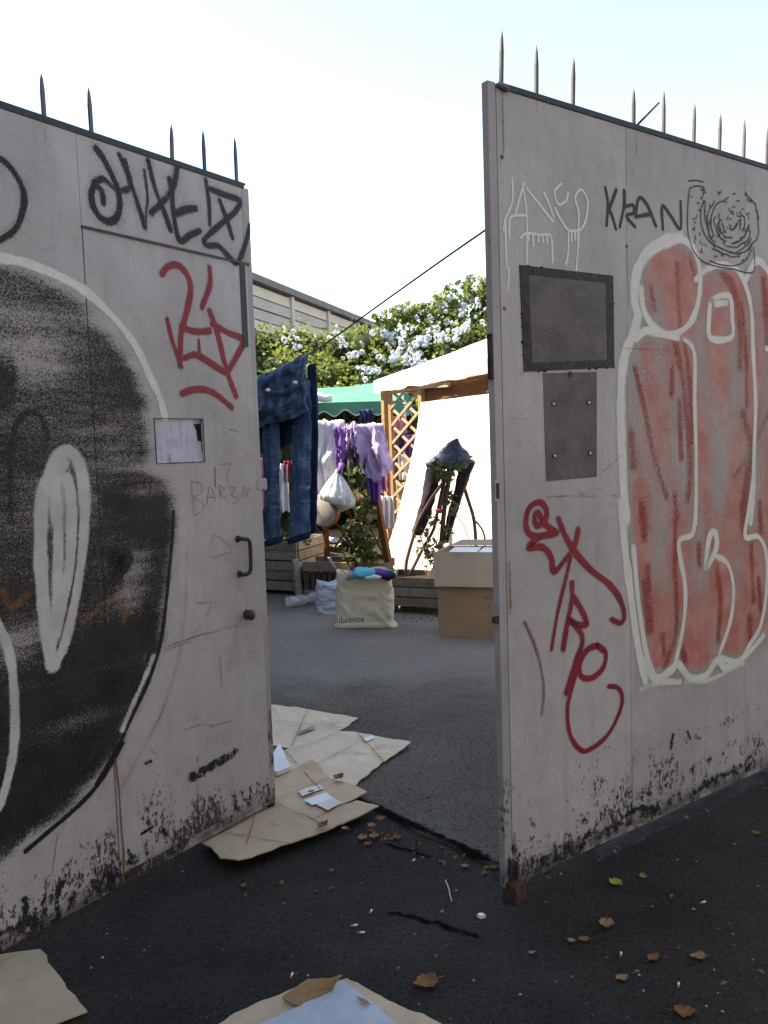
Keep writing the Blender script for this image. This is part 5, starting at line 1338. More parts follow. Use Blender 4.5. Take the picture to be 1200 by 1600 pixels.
pl3 = planter('wooden_planter', 'low three-board wooden planter beside the cardboard box', [qA, qB, qB + Vector((0.08, 0.5, 0)), qA + Vector((0.08, 0.5, 0))], 0.075, 0.36, 3, None, [M['grey_wood2'], M['grey_wood']])

# ------------------------------------------------------------------ trellis frame leaning in the trough
TY = 8.75
trl = thing('trellis_frame', 'brown wooden trellis frame standing in the trough', 'trellis', (D(550, 870, TY).x, TY, 0.28))
part('upright', MB().bar(D(611, 900, TY - .1), D(566, 664, TY + .1), 0.05, 0.07), M['stained'], trl, bevel=0.004)
part('upright', MB().bar(D(513, 893, TY + .15), D(498, 664, TY + .25), 0.05, 0.06), M['stained'], trl, bevel=0.004)
part('rail', MB().bar(D(496, 668, TY + .22), D(580, 664, TY + .08), 0.04, 0.05), M['stained'], trl)
part('rail', MB().bar(D(511, 857, TY + .18), D(603, 871, TY - .06), 0.035, 0.05), M['stained'], trl)
part('rail', MB().bar(D(506, 760, TY + .2), D(586, 764, TY + .03), 0.03, 0.03), M['stained'], trl)
for a, b in (((520, 860), (575, 780)), ((545, 863), (590, 800)), ((580, 868), (530, 775)), ((600, 868), (560, 790)), ((555, 865), (510, 790)), ((572, 868), (596, 835))):
    part('trellis_slat', MB().bar(D(*a, TY + .09), D(*b, TY + .11), 0.022, 0.01, (0, 1, 0)), M['stained'], trl)
# climber
clb = thing('climbing_plant', 'leafy climber with pink blooms growing up the trellis', 'plant', (D(560, 890, TY).x, TY - .1, 0.28))
st = MB(); bl = []
for pts in ([(572, 893), (566, 860), (556, 820), (562, 780), (556, 745)], [(560, 893), (552, 865), (545, 845)], [(580, 893), (575, 850), (570, 800)]):
    st.tube(smoothline([D(x, y, TY - .08) for x, y in pts], 5), 0.008, 5)
    bl += [(*D(x + rr.uniform(-8, 8), y + rr.uniform(-8, 8), TY - .1 + rr.uniform(-.06, .06)), rr.uniform(.06, .11)) for x, y in pts[1:] for _ in range(3)]
part('stem', st, M['twig'], clb)
bl += [(*D(x, y, TY - .12), r_) for x, y, r_ in ((552, 830, .13), (560, 850, .13), (545, 858, .10), (565, 815, .12), (572, 835, .10), (552, 780, .08), (560, 755, .07), (575, 800, .09), (556, 872, .10), (585, 880, .06), (545, 880, .07))]
P, Nn = lump_points(bl, 560, 21); V, F = leaves(P, 0.075, 0.8, 22, 0.3, Nn); np_part('foliage', V, F, M['leaf_vine'], clb)
for x, y in ((549, 817), (563, 775), (577, 808)):
    d = rng.normal(size=(14, 3)); d /= np.linalg.norm(d, axis=1)[:, None]
    V, F = leaves(np.array(D(x, y, TY - .2)) + d * 0.026, 0.055, 0.4, x, 0, d); np_part('bloom', V, F, M['pink'], clb)

# ------------------------------------------------------------------ washing on the trellis
def over(name, label, mat, c, w, front, backl, seed, skew=0.0, taper=0.0, dirv=(1, -0.12, 0), amp=0.03, nf=2.2, point=0.0, cat='cloth'):
    """cloth thrown over a rail: falls in front and behind"""
    dirv = Vector(dirv).normalized(); out = Vector((dirv.y, -dirv.x, 0))
    def fn(u, v):
        t_ = v * (front + backl) - backl                   # <0 behind, >0 in front
        k = abs(t_) / front
        x = (u - 0.5) * w * (1 - taper * max(t_, 0) / front) + skew * max(t_, 0)
        if t_ > 0 and point: t_ = t_ * (1 - point * abs(u - 0.45) * 1.6)
        r_ = 0.03
        oy = (r_ + 0.012 * k) * (1 if t_ > 0 else -1) * min(1, abs(t_) / 0.05)
        f = amp * math.sin(u * nf * 6.28 + seed + 1.2 * fbm(u * 2, v * 2, seed)) * min(1, k * 1.6)
        return Vector(c) + dirv * x + out * (oy + f) + Vector((0, 0, -max(abs(t_) - 0.02, 0) + 0.035 * fbm(u * 4, v * 5, seed))) + out * (0.05 * fbm(u * 4 + 3, v * 5, seed) * min(1, k * 2)) + dirv * (0.03 * fbm(u * 3, v * 6, seed + 9))
    mb = MB(); mb.grid(fn, 30, 40)
    return solo(name, label, cat, mb, mat, True, solid=0.005)
over('white_sweatshirt', 'white sweatshirt thrown over the trellis next to the jeans', M['c_white'], D(512, 659, TY + .1), 0.36, 0.78, 0.3, 1, skew=-0.10, taper=0.25, amp=0.025, nf=1.6, cat='sweatshirt')
for dx in (0.02, 0.10):
    p = D(512, 700, TY + .02)
over('violet_top', 'violet garment hanging between the white sweatshirt and the lilac towel', M['c_violet'], D(535, 667, TY + .04), 0.17, 0.42, 0.3, 3, skew=0.05, cat='garment')
over('olive_garment', 'dark olive garment hanging under the lilac towel', M['c_olive'], D(556, 672, TY), 0.20, 0.62, 0.3, 5, cat='garment')
over('lilac_towel', 'lilac towel draped over the corner of the trellis', M['c_lilac'], D(574, 661, TY - .06), 0.31, 0.64, 0.35, 2, skew=0.14, amp=0.06, nf=1.3, point=0.25, cat='towel')
over('lilac_strip', 'folded lilac cloth looped at the top of the trellis', M['c_lilac'], D(551, 663, TY - .05), 0.10, 0.26, 0.2, 8, skew=-.05, cat='cloth')
drape('purple_cloth', 'deep purple cloth hanging below the lilac towel', 'cloth', M['c_purple'], D(582, 722, TY - .02), 0.20, 0.42, (1, -.1, 0), 11, taper=0.35)
drape('pink_cloth', 'pale pink cloth hanging behind the purple cloth', 'cloth', M['c_pink'], D(594, 690, TY + .5), 0.16, 0.55, (1, -.1, 0), 12)
drape('striped_top', 'white top with purple stripes low beside the lattice post', 'garment', M['c_white'], D(602, 775, TY + .6), 0.18, 0.36, (1, -.1, 0), 14)
drape('dark_jacket', 'dark blue garment hanging in the shade under the green gazebo', 'garment', M['c_blue'], D(573, 640, TY + 2.2), 0.2, 0.28, (1, 0, 0), 15, taper=.4)
# hanging bag
hb = MB(); hc = D(529, 770, TY - .22)
def bag_fn(u, v):
    a = u * 6.2832
    prof = [0.014, 0.035, 0.075, 0.115, 0.15, 0.175, 0.16, 0.0]
    i = min(int(v * 7), 6); f = v * 7 - i
    r_ = prof[i] * (1 - f) + prof[i + 1] * f
    r_ *= 1 + 0.17 * math.sin(a * 11 + 3 * v) * (1 - 0.8 * v) + 0.08 * fbm(math.cos(a) * 2, math.sin(a) * 2, v * 3)
    z = 0.22 - 0.40 * v - 0.05 * math.cos(a) * v
    return hc + Vector((math.cos(a) * r_ - 0.02 * v, math.sin(a) * r_ * 0.7, z + 0.02))
hb.grid(bag_fn, 36, 24, True)
bag = thing('hanging_bag', 'full white plastic bag tied to the trellis with purple cloth', 'bag', hc - Vector((0, 0, .2)))
part('bag_body', hb, M['bag_hang'], bag, True)
part('tie', MB().tube([hc + Vector((0.02, 0, .19)), hc + Vector((.03, 0, .24)), hc + Vector((.04, 0.02, .29))], [0.035, 0.026, 0.03], 10), M['c_violet'], bag, True)
part('contents', MB().tube([hc + Vector((0.02, 0, -.13)), hc + Vector((.03, 0, -.05)), hc + Vector((.04, 0.0, .04))], [0.10, 0.12, 0.06], 12), simple('blue_contents', (0.25, 0.36, 0.55), (0.5, 0.42, 0.25), 6), bag, True)
# round drum with orange rim
dr = thing('hand_drum', 'round pale hand drum with an orange rim hanging under the plastic bag', 'drum', D(514, 818, TY - .02))
dc = D(509, 797, TY - .05); dn = Vector((-0.5, -0.86, -0.06)).normalized()
part('drum_skin', MB().tube([dc + dn * 0.062, dc + dn * 0.068, dc + dn * 0.069], [0.165, 0.15, 0.001], 30), M['basket'], dr, True)
part('drum_rim', MB().tube([dc - dn * 0.012, dc - dn * .01, dc + dn * 0.059, dc + dn * 0.061], [0.15, 0.172, 0.172, 0.165], 30), M['orange_rim'], dr)

# ------------------------------------------------------------------ tote bag, small bags
tb_ = thing('tote_bag', 'big cream tote bag full of clothes in front of the planters', 'bag', G(571, 980, YZ), R(-8))
tp = Matrix.Translation(G(571, 978, YZ)) @ Matrix.Rotation(R(-8), 4, 'Z')
def tote_fn(u, v):
    a = u * 6.2832
    hw, hd = 0.255 - 0.012 * v, 0.10 + 0.05 * v - 0.03 * v * v
    c, s_ = math.cos(a), math.sin(a)
    e = 0.42
    x = math.copysign(abs(c) ** e, c) * hw; y = math.copysign(abs(s_) ** e, s_) * hd
    wr = 0.034 * (abs(fbm(x * 4 + 3, y * 3, v * 2.2 + x * 2)) - .25) + 0.006 * abs(fbm(x * 9, y * 4, v * 5 + x * 6))
    if v < 0.08: x *= 1.0 + 0.10 * (0.08 - v) / 0.08; y *= 1.1
    z = 0.49 * v + (0.02 * math.sin(x * 15) if v > 0.9 else 0)
    return tp @ Vector((x + wr, y + wr * (-1 if s_ < 0 else 1) * 1.2, z + 0.002))
mb = MB(); mb.grid(tote_fn, 72, 40, True); mb.f.append(tuple(range(71, -1, -1))); part('bag_body', mb, M['tote'], tb_, True)
cu = bpy.data.curves.new('lettering', 'FONT'); cu.body = 'iLconte'; cu.size = 0.074; cu.extrude = 0.0006; cu.shear = 0.15; cu.space_character = 1.02
tmp = bpy.data.objects.new('lettering_tmp', cu); COL.objects.link(tmp)
bpy.context.view_layer.update()
me = bpy.data.meshes.new_from_object(tmp.evaluated_get(bpy.context.evaluated_depsgraph_get()))
bpy.data.objects.remove(tmp); me.name = 'lettering'
me.transform(Matrix.Translation((-0.212, -0.142, 0.065)) @ Matrix.Rotation(R(-4), 4, 'Y') @ Matrix.Rotation(R(90), 4, 'X'))
o = bpy.data.objects.new('lettering', me); COL.objects.link(o); o.parent = tb_; me.materials.clear(); me.materials.append(M['ink'])
def wad(name, label, cat, mat, c, r_, seed, sq=(1, .8, .7)):
    mb = MB(); mb.grid(lambda u, v: Vector(c) + Vector((math.cos(u * 6.283) * math.sin(v * 3.1416) * sq[0], math.sin(u * 6.283) * math.sin(v * 3.1416) * sq[1], math.cos(v * 3.1416) * sq[2])) * r_ * (1 + 0.28 * fbm(math.cos(u * 6.283) * 2 + seed, math.sin(u * 6.283) * 2, v * 4)), 24, 14, True)
    return solo(name, label, cat, mb, mat, True)
YT = 7.25
wad('folded_cloth', 'turquoise bundle sticking out of the tote bag', 'cloth', M['c_cyan'], D(568, 896, YT), 0.10, 1, (1.1, .8, .5))
wad('folded_cloth', 'dark purple bundle in the tote bag', 'cloth', M['c_purple'], D(592, 896, YT), 0.075, 2, (1.1, .8, .5))
wad('folded_cloth', 'black bundle at the right end of the tote bag', 'cloth', M['c_blue'], D(606, 899, YT), 0.07, 3, (1, .8, .55))
wad('folded_cloth', 'white bundle in the front of the tote bag', 'cloth', M['c_white'], D(582, 902, YT - .05), 0.06, 4, (1.3, .7, .4))
bt = thing('plastic_bottle', 'small bottle with a red cap poking out of the tote bag', 'bottle', D(548, 905, YT))
p = D(547, 905, YT); d_ = Vector((0.25, 0, 1)).normalized()
part('bottle_body', MB().tube([p, p + d_ * .05, p + d_ * .07, p + d_ * .085], [0.03, 0.03, 0.014, 0.013], 12), M['bag_white'], bt, True)
part('bottle_cap', MB().tube([p + d_ * .085, p + d_ * .108], 0.017, 12), M['c_red'], bt)
sb = thing('small_bag', 'small white plastic bag standing beside the tote bag', 'bag', G(512, 960, YZ))
c0 = G(513, 957, YZ)
def sbag(u, v):
    a = u * 6.2832; c, s_ = math.cos(a), math.sin(a)
    x = math.copysign(abs(c) ** .6, c) * (0.115 - 0.01 * v); y = math.copysign(abs(s_) ** .6, s_) * (0.09 - 0.05 * v)
    wr = 0.016 * fbm(x * 12, y * 12, v * 6)
    waist = 1 - 0.10 * math.exp(-((v - 0.42) / 0.05) ** 2)
    return c0 + Vector((x * waist + wr, y * waist - wr, 0.30 * v + (0.03 * math.sin(a * 2 + 1) if v > 0.9 else 0)))
mb = MB(); mb.grid(sbag, 44, 26, True); mb.f.append(tuple(range(25 * 44, 26 * 44))); part('bag_body', mb, M['bag_white'], sb, True)
mb = MB(); mb.grid(lambda u, v: sbag(0.5 + 0.5 * u, 0.40 + 0.03 * v) + Vector((0, -0.004, 0)), 24, 2); part('printed_stripe', mb, M['c_pink'], sb)
cb_ = MB(); pa, pb = G(447, 950, YZ), G(503, 940, YZ)
cb_.grid(lambda u, v: pa.lerp(pb, v) + Vector((0.02 * fbm(u * 4, v * 5, 1), math.cos(u * 6.283) * 0.10 * (0.7 + .5 * fbm(v * 4, 1, 1)), max(0.003, 0.055 + math.sin(u * 6.283) * 0.05 * (1 + .6 * fbm(u * 3, v * 6, 3))))), 24, 24, True)
solo('clear_bag', 'crumpled clear plastic bag lying on the ground by the trough', 'bag', cb_, M['bag_clear'], True)
mb = MB(); mb.grid(lambda u, v: D(512 + 10 * v + 4 * u, 870 + 18 * v, TY - .06) + Vector((0, -.02 - 0.02 * math.sin(u * 3), 0)), 6, 10)
solo('lilac_rag', 'pale lilac rag hanging over the edge of the trough', 'cloth', mb, M['c_lilac'], True, solid=0.004)

# ------------------------------------------------------------------ cardboard box
bf0, bf1 = G(686, 994, YZ), G(806, 999, YZ)
bd = (bf1 - bf0).normalized(); bp = Vector((-bd.y, bd.x, 0))
BH, BD = 0.70, 0.42
bx = thing('cardboard_box', 'tall brown cardboard box with open flaps and water stains', 'box', bf0, math.atan2(bd.y, bd.x))
BWd = (bf1 - bf0).length
def bl_(x, y, z): return bf0 + bd * x + bp * y + Vector((0, 0, z))
def panel(name, pts, th, mat): return part(name, MB().prism(pts, th), mat, bx)
th = 0.006
panel('side', [bl_(0, 0, 0), bl_(BWd, 0, 0), bl_(BWd, 0, BH), bl_(0, 0, BH)], bp * th, M['card_box'])
panel('side', [bl_(0, BD, 0), bl_(BWd, BD, 0), bl_(BWd, BD, BH), bl_(0, BD, BH)], bp * th, M['card_box'])
panel('side', [bl_(0, th, 0), bl_(0, BD, 0), bl_(0, BD, BH), bl_(0, th, BH)], bd * th, M['card_box'])
panel('side', [bl_(BWd - th, th, 0), bl_(BWd - th, BD, 0), bl_(BWd - th, BD, BH), bl_(BWd - th, th, BH)], bd * th, M['card_box'])
panel('flap', [bl_(-0.028, -0.012, BH + 0.004), bl_(BWd + .02, -0.012, BH + 0.004), bl_(BWd + 0.02, -0.045, BH - 0.275), bl_(-0.012, -0.045, BH - 0.275)], -bp * 0.005, M['card_flap'])
panel('flap', [bl_(-0.005, 0.0, BH + .002), bl_(-0.005, BD, BH + .002), bl_(-0.03, BD + .02, BH - 0.16), bl_(-0.05, 0.03, BH - 0.16)], -bd * 0.005, M['card_flap'])
panel('flap', [bl_(0.0, BD + .008, BH + .002), bl_(BWd, BD + .008, BH + .002), bl_(BWd - .02, BD + .04, BH + 0.055), bl_(0.10, BD + .04, BH + 0.05)], bp * 0.005, M['card_flap'])
panel('flap', [bl_(BWd + .004, 0.0, BH + .002), bl_(BWd + .004, BD, BH + .002), bl_(BWd + .06, BD, BH - 0.16), bl_(BWd + .06, 0.02, BH - 0.16)], bd * 0.005, M['card_flap'])
for k, (x0, x1) in enumerate(((0.05, 0.30), (0.305, 0.52))):
    solo('paper_stack', ('left' if k == 0 else 'right') + ' of the two white paper sheets inside the cardboard box', 'paper', MB().prism([bl_(x0, .02, BH - .035 + .004 * k), bl_(x1, .02, BH - .035), bl_(x1 - .01, BD - .03, BH - .01), bl_(x0 + .01, BD - .03, BH - .01)], (0, 0, .004)), M['paper'])
mb = MB(); mb.bbox((0.01, 0.01, 0.0), (BWd - 0.01, BD - 0.01, BH - 0.06)); part('stuffing', mb, M['card_box'], bx, local=True)
part('tape_strip', MB().prism([bl_(0.24, -.0475, BH - .24), bl_(0.29, -.0475, BH - .235), bl_(0.29, -.0515, BH - .274), bl_(0.245, -.0515, BH - .274)], -bp * .002), M['tape'], bx)

# ------------------------------------------------------------------ pole tripod with trousers
PY = 8.25
def P3(x, y, dy=0.0): return D(560 + x / 5.217, 560 + y / 5.217, PY + dy)
tri = thing('pole_tripod', 'tripod of rough branches tied together over the low planter', 'tripod', (P3(600, 1500).x, PY, 0.3))
for k, (pts, r_) in enumerate((([(760, 850), (700, 990), (590, 1150), (490, 1330), (440, 1480), (395, 1640), (385, 1740)], 0.016), ([(790, 850), (745, 960), (700, 1230), (675, 1500), (640, 1760)], 0.024),
                  ([(760, 870), (690, 1040), (645, 1250), (610, 1400), (520, 1560), (420, 1760)], 0.016), ([(800, 860), (840, 980), (890, 1140), (940, 1310), (958, 1510), (965, 1720)], 0.018), ([(700, 1020), (690, 1100), (665, 1240)], 0.014))):
    part('pole', MB().tube(smoothline([P3(x, y, -0.08 + 0.05 * k) for x, y in pts], 4), [r_] * (4 * (len(pts) - 1) + 1), 7), M['bark'], tri, True)
part('lashing', MB().tube([P3(640, 1235, -.1), P3(665, 1248, -.12), P3(690, 1240, -.1)], 0.02, 8), M['c_red'], tri, True)
for pts in ([(940, 1310), (1000, 1380), (1025, 1440), (1032, 1510), (1035, 1700)], ):
    part('side_branch', MB().tube(smoothline([P3(x, y, .1) for x, y in pts], 4), 0.011, 6), M['bark'], tri, True)
for pts in ([(950, 1310), (985, 1250), (1000, 1230)], [(975, 1345), (1040, 1310)], [(850, 1060), (885, 1010)], [(800, 1280), (860, 1370), (915, 1510), (930, 1600)], [(500, 1200), (600, 1160)], [(820, 950), (890, 935)], [(700, 990), (640, 1010), (590, 1050)]):
    part('side_branch', MB().tube(smoothline([P3(x, y, -.05) for x, y in pts], 4), 0.0045, 5), M['twig'], tri)
# trousers: one draped waist and two hanging legs in a single skin
tro = thing('dark_trousers', 'dark trousers with a faded blue top draped over the branch tripod', 'trousers', P3(700, 1480))
def outline_skin(left, right, depth, seed, n=30, na=18):
    l = smoothline([P3(x, y) for x, y in left], 8); r_ = smoothline([P3(x, y) for x, y in right], 8)
    def pick(c, v): 
        k = v * (len(c) - 1); i = min(int(k), len(c) - 2); return c[i].lerp(c[i + 1], k - i)
    mb = MB()
    def fn(u, v):
        a = u * 6.2832; p, q = pick(l, v), pick(r_, v)
        m = (p + q) / 2; h = (q - p) / 2
        f = 1 + 0.22 * fbm(math.cos(a) * 2.5 + seed, math.sin(a) * 2.5, v * 7)
        return m + h * math.cos(a) * f + Vector((0, 1, 0)) * (math.sin(a) * depth * f * (1 + .3 * math.sin(3 * a + seed + 4 * v)))
    mb.grid(fn, na, n, True); return mb
part('waist', outline_skin([(790, 655), (740, 680), (690, 730), (640, 790), (570, 850), (555, 900), (590, 900)], [(812, 650), (830, 700), (880, 760), (925, 810), (945, 840), (930, 880), (900, 900)], 0.10, 3), M['navy'], tro, True)
part('trouser_leg', outline_skin([(565, 860), (550, 930), (525, 1080), (490, 1230), (450, 1380), (440, 1440)], [(700, 870), (665, 980), (632, 1120), (600, 1240), (560, 1350), (520, 1440)], 0.06, 5), M['brown_cloth'], tro, True)
part('trouser_leg', outline_skin([(815, 860), (805, 960), (768, 1120), (725, 1290), (700, 1420), (690, 1500)], [(945, 850), (905, 960), (850, 1120), (800, 1280), (755, 1420), (735, 1500)], 0.06, 9), M['brown_cloth'], tro, True)
# shoots and leaves on it
vin = thing('young_vine', 'thin leafy vine climbing the branch tripod', 'plant', (P3(640, 1700).x, PY - .1, .3))
sm = MB(); bl = []
for pts in ([(640, 1750), (610, 1600), (560, 1450), (600, 1350), (640, 1280)], [(600, 1750), (590, 1620), (640, 1500), (660, 1380)], [(560, 1750), (540, 1560), (500, 1440)], [(690, 1560), (720, 1420), (760, 1200), (760, 1100)]):
    sm.tube(smoothline([P3(x, y, -.14) for x, y in pts], 5), 0.0045, 5)
    bl += [(*P3(x + rr.uniform(-40, 40), y + rr.uniform(-40, 40), -.16), rr.uniform(.03, .06)) for x, y in pts[1:] for _ in range(3)]
part('stem', sm, M['twig'], vin)
P, Nn = lump_points(bl, 210, 31); V, F = leaves(P, 0.05, 0.9, 32, .2, Nn); np_part('foliage', V, F, M['leaf_vine'], vin)
bl = [(*P3(x, y, -.16), r_) for x, y, r_ in ((600, 880, .08), (660, 900, .09), (720, 910, .08), (780, 890, .07), (840, 860, .07), (620, 950, .07), (690, 950, .07), (770, 960, .05), (760, 1160, .04), (770, 1210, .05), (750, 1270, .04))]
P, Nn = lump_points(bl, 150, 33); V, F = leaves(P, 0.062, 0.8, 34, .2, Nn); np_part('foliage', V, F, M['leaf_vine'], vin)
P, Nn = lump_points([(*D(x, 842, 9.3), .08) for x in (440, 452, 464, 476)], 200, 35); V, F = leaves(P, 0.06, 0.8, 36, .1, Nn)
pt = thing('potted_greenery', 'small green shoots growing in the tall planter', 'plant', D(460, 850, 9.3)); np_part('foliage', V, F, M['leaf_vine'], pt)
mb = MB(); mb.grid(lambda u, v: D(664 + 14 * v + 3 * u, 918 - 26 * v + 3 * u, 8.0 - 0.06 * v), 3, 8)
solo('plastic_strip', 'thin pale plastic strip caught on the low planter', 'strip', mb, M['bag_white'], True)

# ------------------------------------------------------------------ cardboard sheets on the ground
def sheet(name, label, faces, mat, th=0.005, cat='cardboard', seg=5, wav=0.010):
    """faces: lists of (px,py,height) corners; each facet is subdivided so it can buckle a little"""
    mb = MB()
    for fc in faces:
        c = [G(q[0], q[1], q[2]) for q in fc]
        if len(c) == 4:
            def fn(u, v):
                p = c[0].lerp(c[1], u).lerp(c[3].lerp(c[2], u), v)
                return p + Vector((0.012 * fbm(p.x * 9, p.y * 9, 7), 0.012 * fbm(p.x * 9, p.y * 9, 17), wav * abs(fbm(p.x * 4, p.y * 4, 2))))
            mb.grid(fn, seg * 2, seg * 2)
        else:
            mb.add([q for q in c], [tuple(range(len(c)))])
    o = solo(name, label, cat, mb, mat, solid=th)
    o.modifiers[0].offset = 1 if True else 0
    return o
z0 = YZ + 0.006
sh = sheet('cardboard_sheet', 'farthest pale cardboard sheet behind the door leaf', [[(395, 1098, z0), (480, 1108, z0), (452, 1170, z0), (360, 1150, z0)], [(480, 1108, z0), (560, 1122, z0 + .006), (530, 1142, z0), (452, 1170, z0)]], M['card_pale'])
z1 = z0 + 0.008
sheet('cardboard_sheet', 'wide pale cardboard sheet with a pointed end on the yard', [[(380, 1190, z1), (445, 1172, z1), (500, 1232, z1), (420, 1262, z1)], [(445, 1172, z1), (530, 1142, z1), (552, 1228, z1), (500, 1232, z1)], [(530, 1142, z1), (560, 1145, z1 + .003), (600, 1190, z1), (552, 1228, z1)], [(560, 1145, z1 + .003), (640, 1160, z1 + .012), (632, 1168, z1 + .006), (600, 1190, z1)]], M['card_pale'])
z2 = z1 + 0.009
far_sheets = [o for o in COL.objects if o.name.startswith('cardboard_sheet')]
cs1 = sheet('cardboard_sheet', 'flattened brown box with a white label, running under the gate', [
    [(400, 1227, z2), (490, 1187, z2 + .03), (514, 1214, z2 + .004), (425, 1252, z2)],
    [(425, 1252, z2), (514, 1214, z2 + .004), (574, 1238, z2 + .004), (488, 1280, z2)],
    [(488, 1280, z2), (558, 1250, z2 + .002), (594, 1260, z2 + .012), (518, 1295, z2 + .004)],
    [(335, 1290, z2), (425, 1252, z2), (518, 1295, z2 + .004), (440, 1322, z2 + .012)],
    [(318, 1316, z2 + .012), (335, 1290, z2), (440, 1322, z2 + .012), (372, 1347, z2 + .028)],
    [(318, 1316, z2 + .012), (318, 1316, z2 + .012), (372, 1347, z2 + .028), (345, 1341, z2 + .02)]], M['card'])
fr_ = np.random.default_rng(91)
fp = []
for (x0_, y0_, x1_, y1_, n_, sp_) in ((560, 1290, 700, 1345, 26, 9), (700, 1325, 790, 1375, 14, 8), (830, 1375, 1190, 1215, 26, 10), (860, 1440, 1180, 1560, 7, 40), (300, 1350, 560, 1420, 6, 30)):
    for k_ in range(n_):
        t_ = fr_.random(); q_ = G(x0_ + (x1_ - x0_) * t_ + fr_.normal() * sp_, y0_ + (y1_ - y0_) * t_ + fr_.normal() * sp_ * .6 + (8 if y1_ < y0_ else 0), .006); fp.append(tuple(q_))
V, F = leaves(np.array(fp), 0.024, 1.0, 92, -2.0)
V[:, 2] = np.maximum(V[:, 2], 0.002)
o = bpy.data.objects.new('leaf_litter', np_mesh('leaf_litter', V, F)); COL.objects.link(o); o.data.materials.append(M['dry_leaf']); tag(o, 'crumbs of dry leaf drifted along the gate and the seam', kind='stuff')
def sticker(name, label, pts, mat, z, cat='label', th=0.0008):
    return solo(name, label, cat, MB().prism([G(x, y, z) for x, y in pts], (0, 0, th)), mat)
def crease(parent, a, b, z, w=0.0035, mat=None):
    p, q = G(a[0], a[1], z), G(b[0], b[1], z)
    n_ = Vector((-(q - p).y, (q - p).x, 0)).normalized() * w
    mb = MB(); k_ = 14; vs = []
    for i in range(k_ + 1):
        c = p.lerp(q, i / k_); ww = 0.4 + 0.8 * abs(fbm(c.x * 20, c.y * 20, 3))
        vs += [c - n_ * ww, c + n_ * ww]
    mb.add(vs, [(2 * i, 2 * i + 2, 2 * i + 3, 2 * i + 1) for i in range(k_)])
    return part('crease', mb, mat or M['card_torn'], parent)
for a, b in (((425, 1252), (514, 1214)), ((425, 1252), (518, 1295)), ((488, 1280), (558, 1250)), ((350, 1300), (455, 1318)), ((470, 1200), (500, 1232)), ((400, 1268), (380, 1335))):
    crease(cs1, a, b, z2 + .0165)
lab = MB().prism([G(x, y, z2 + .0155) for x, y in ((475, 1250), (510, 1238), (520, 1247), (488, 1258))], (0, 0, .0008))
part('shipping_label', lab, M['paper'], cs1)
lab = MB().prism([G(x, y, z2 + .015) for x, y in ((492, 1256), (520, 1246), (535, 1254), (512, 1266))], (0, 0, .0008)); part('tape_strip', lab, M['tape'], cs1)
lab = MB().prism([G(x, y, z2 + .0145) for x, y in ((465, 1234), (500, 1226), (506, 1232), (472, 1244))], (0, 0, .0008)); part('tape_strip', lab, M['tape'], cs1)
sticker('paper_scrap', 'torn white paper scrap on the wide pale cardboard sheet', ((568, 1153), (582, 1149), (586, 1153), (572, 1159)), M['paper'], z1 + .012, 'paper')
sticker('paper_scrap', 'grey torn patch on the farthest cardboard sheet', ((462, 1146), (488, 1134), (494, 1137), (470, 1146)), M['litter'], z0 + .014, 'paper')
for a, b in (((445, 1172), (500, 1232)), ((440, 1178), (532, 1143)), ((560, 1146), (600, 1189)), ((510, 1175), (610, 1178)), ((470, 1205), (560, 1160))):
    crease(far_sheets[1], a, b, z1 + .0155)
for a, b in (((480, 1109), (455, 1166)), ((430, 1125), (540, 1138))): crease(far_sheets[0], a, b, z0 + .0145)
for a, b in (((500, 1126), (528, 1131)), ((503, 1129), (524, 1133))): crease(far_sheets[0], a, b, z0 + .015, .004, M['litter'])
for a, b in (((585, 1166), (605, 1163)), ((583, 1169), (600, 1167))): crease(far_sheets[1], a, b, z1 + .016, .004, M['litter'])
bk_ = solo('folded_carton', 'white folded carton lying against the door leaf edge', 'carton', MB().prism([G(x, y, z2 + .02) for x, y in ((425, 1186), (437, 1166), (454, 1204), (434, 1212), (420, 1210))], (0, 0, .02)), M['paper'])
z5 = 0.006
sheet('cardboard_sheet', 'brown cardboard corner at the lower left under the gate', [[(-60, 1500, z5), (62, 1484, z5), (133, 1582, z5 + .008), (-60, 1660, z5)]], M['card'])
z6 = 0.006
sheet('cardboard_sheet', 'torn brown cardboard under the white sheet at the lower edge', [
    [(310, 1612, z6), (400, 1572, z6), (450, 1640, z6), (300, 1680, z6)], [(400, 1572, z6), (452, 1548, z6 + .004), (560, 1640, z6), (450, 1640, z6)],
    [(452, 1548, z6 + .004), (540, 1530, z6 + .016), (620, 1572, z6), (560, 1640, z6)], [(585, 1556, z6 + .003), (640, 1578, z6), (700, 1606, z6), (640, 1650, z6)]], M['card'])
sheet('cardboard_flap', 'curled torn brown flap on the white sheet at the lower edge', [[(440, 1558, z6 + .02), (478, 1530, z6 + .05), (538, 1527, z6 + .07), (522, 1545, z6 + .03)], [(440, 1558, z6 + .02), (522, 1545, z6 + .03), (478, 1566, z6 + .016), (462, 1574, z6 + .014)]], M['card_torn'], wav=0.012)
z7 = z6 + 0.014
sheet('poster_sheet', 'white sheet of card lying at the lower edge of the view', [[(395, 1606, z7), (460, 1574, z7), (560, 1660, z7), (360, 1680, z7)], [(460, 1574, z7), (536, 1533, z7 + .012), (632, 1608, z7), (560, 1660, z7)]], simple('bluish_white_card', (0.42, 0.44, 0.47), (0.37, 0.39, 0.42), 5, 0.7, 0.2, 25), cat='sheet')
sticker('card_scrap', 'long torn brown strip lying on the white sheet', ((555, 1556), (572, 1562), (580, 1570), (565, 1566)), M['card_torn'], z7 + .02, 'scrap')

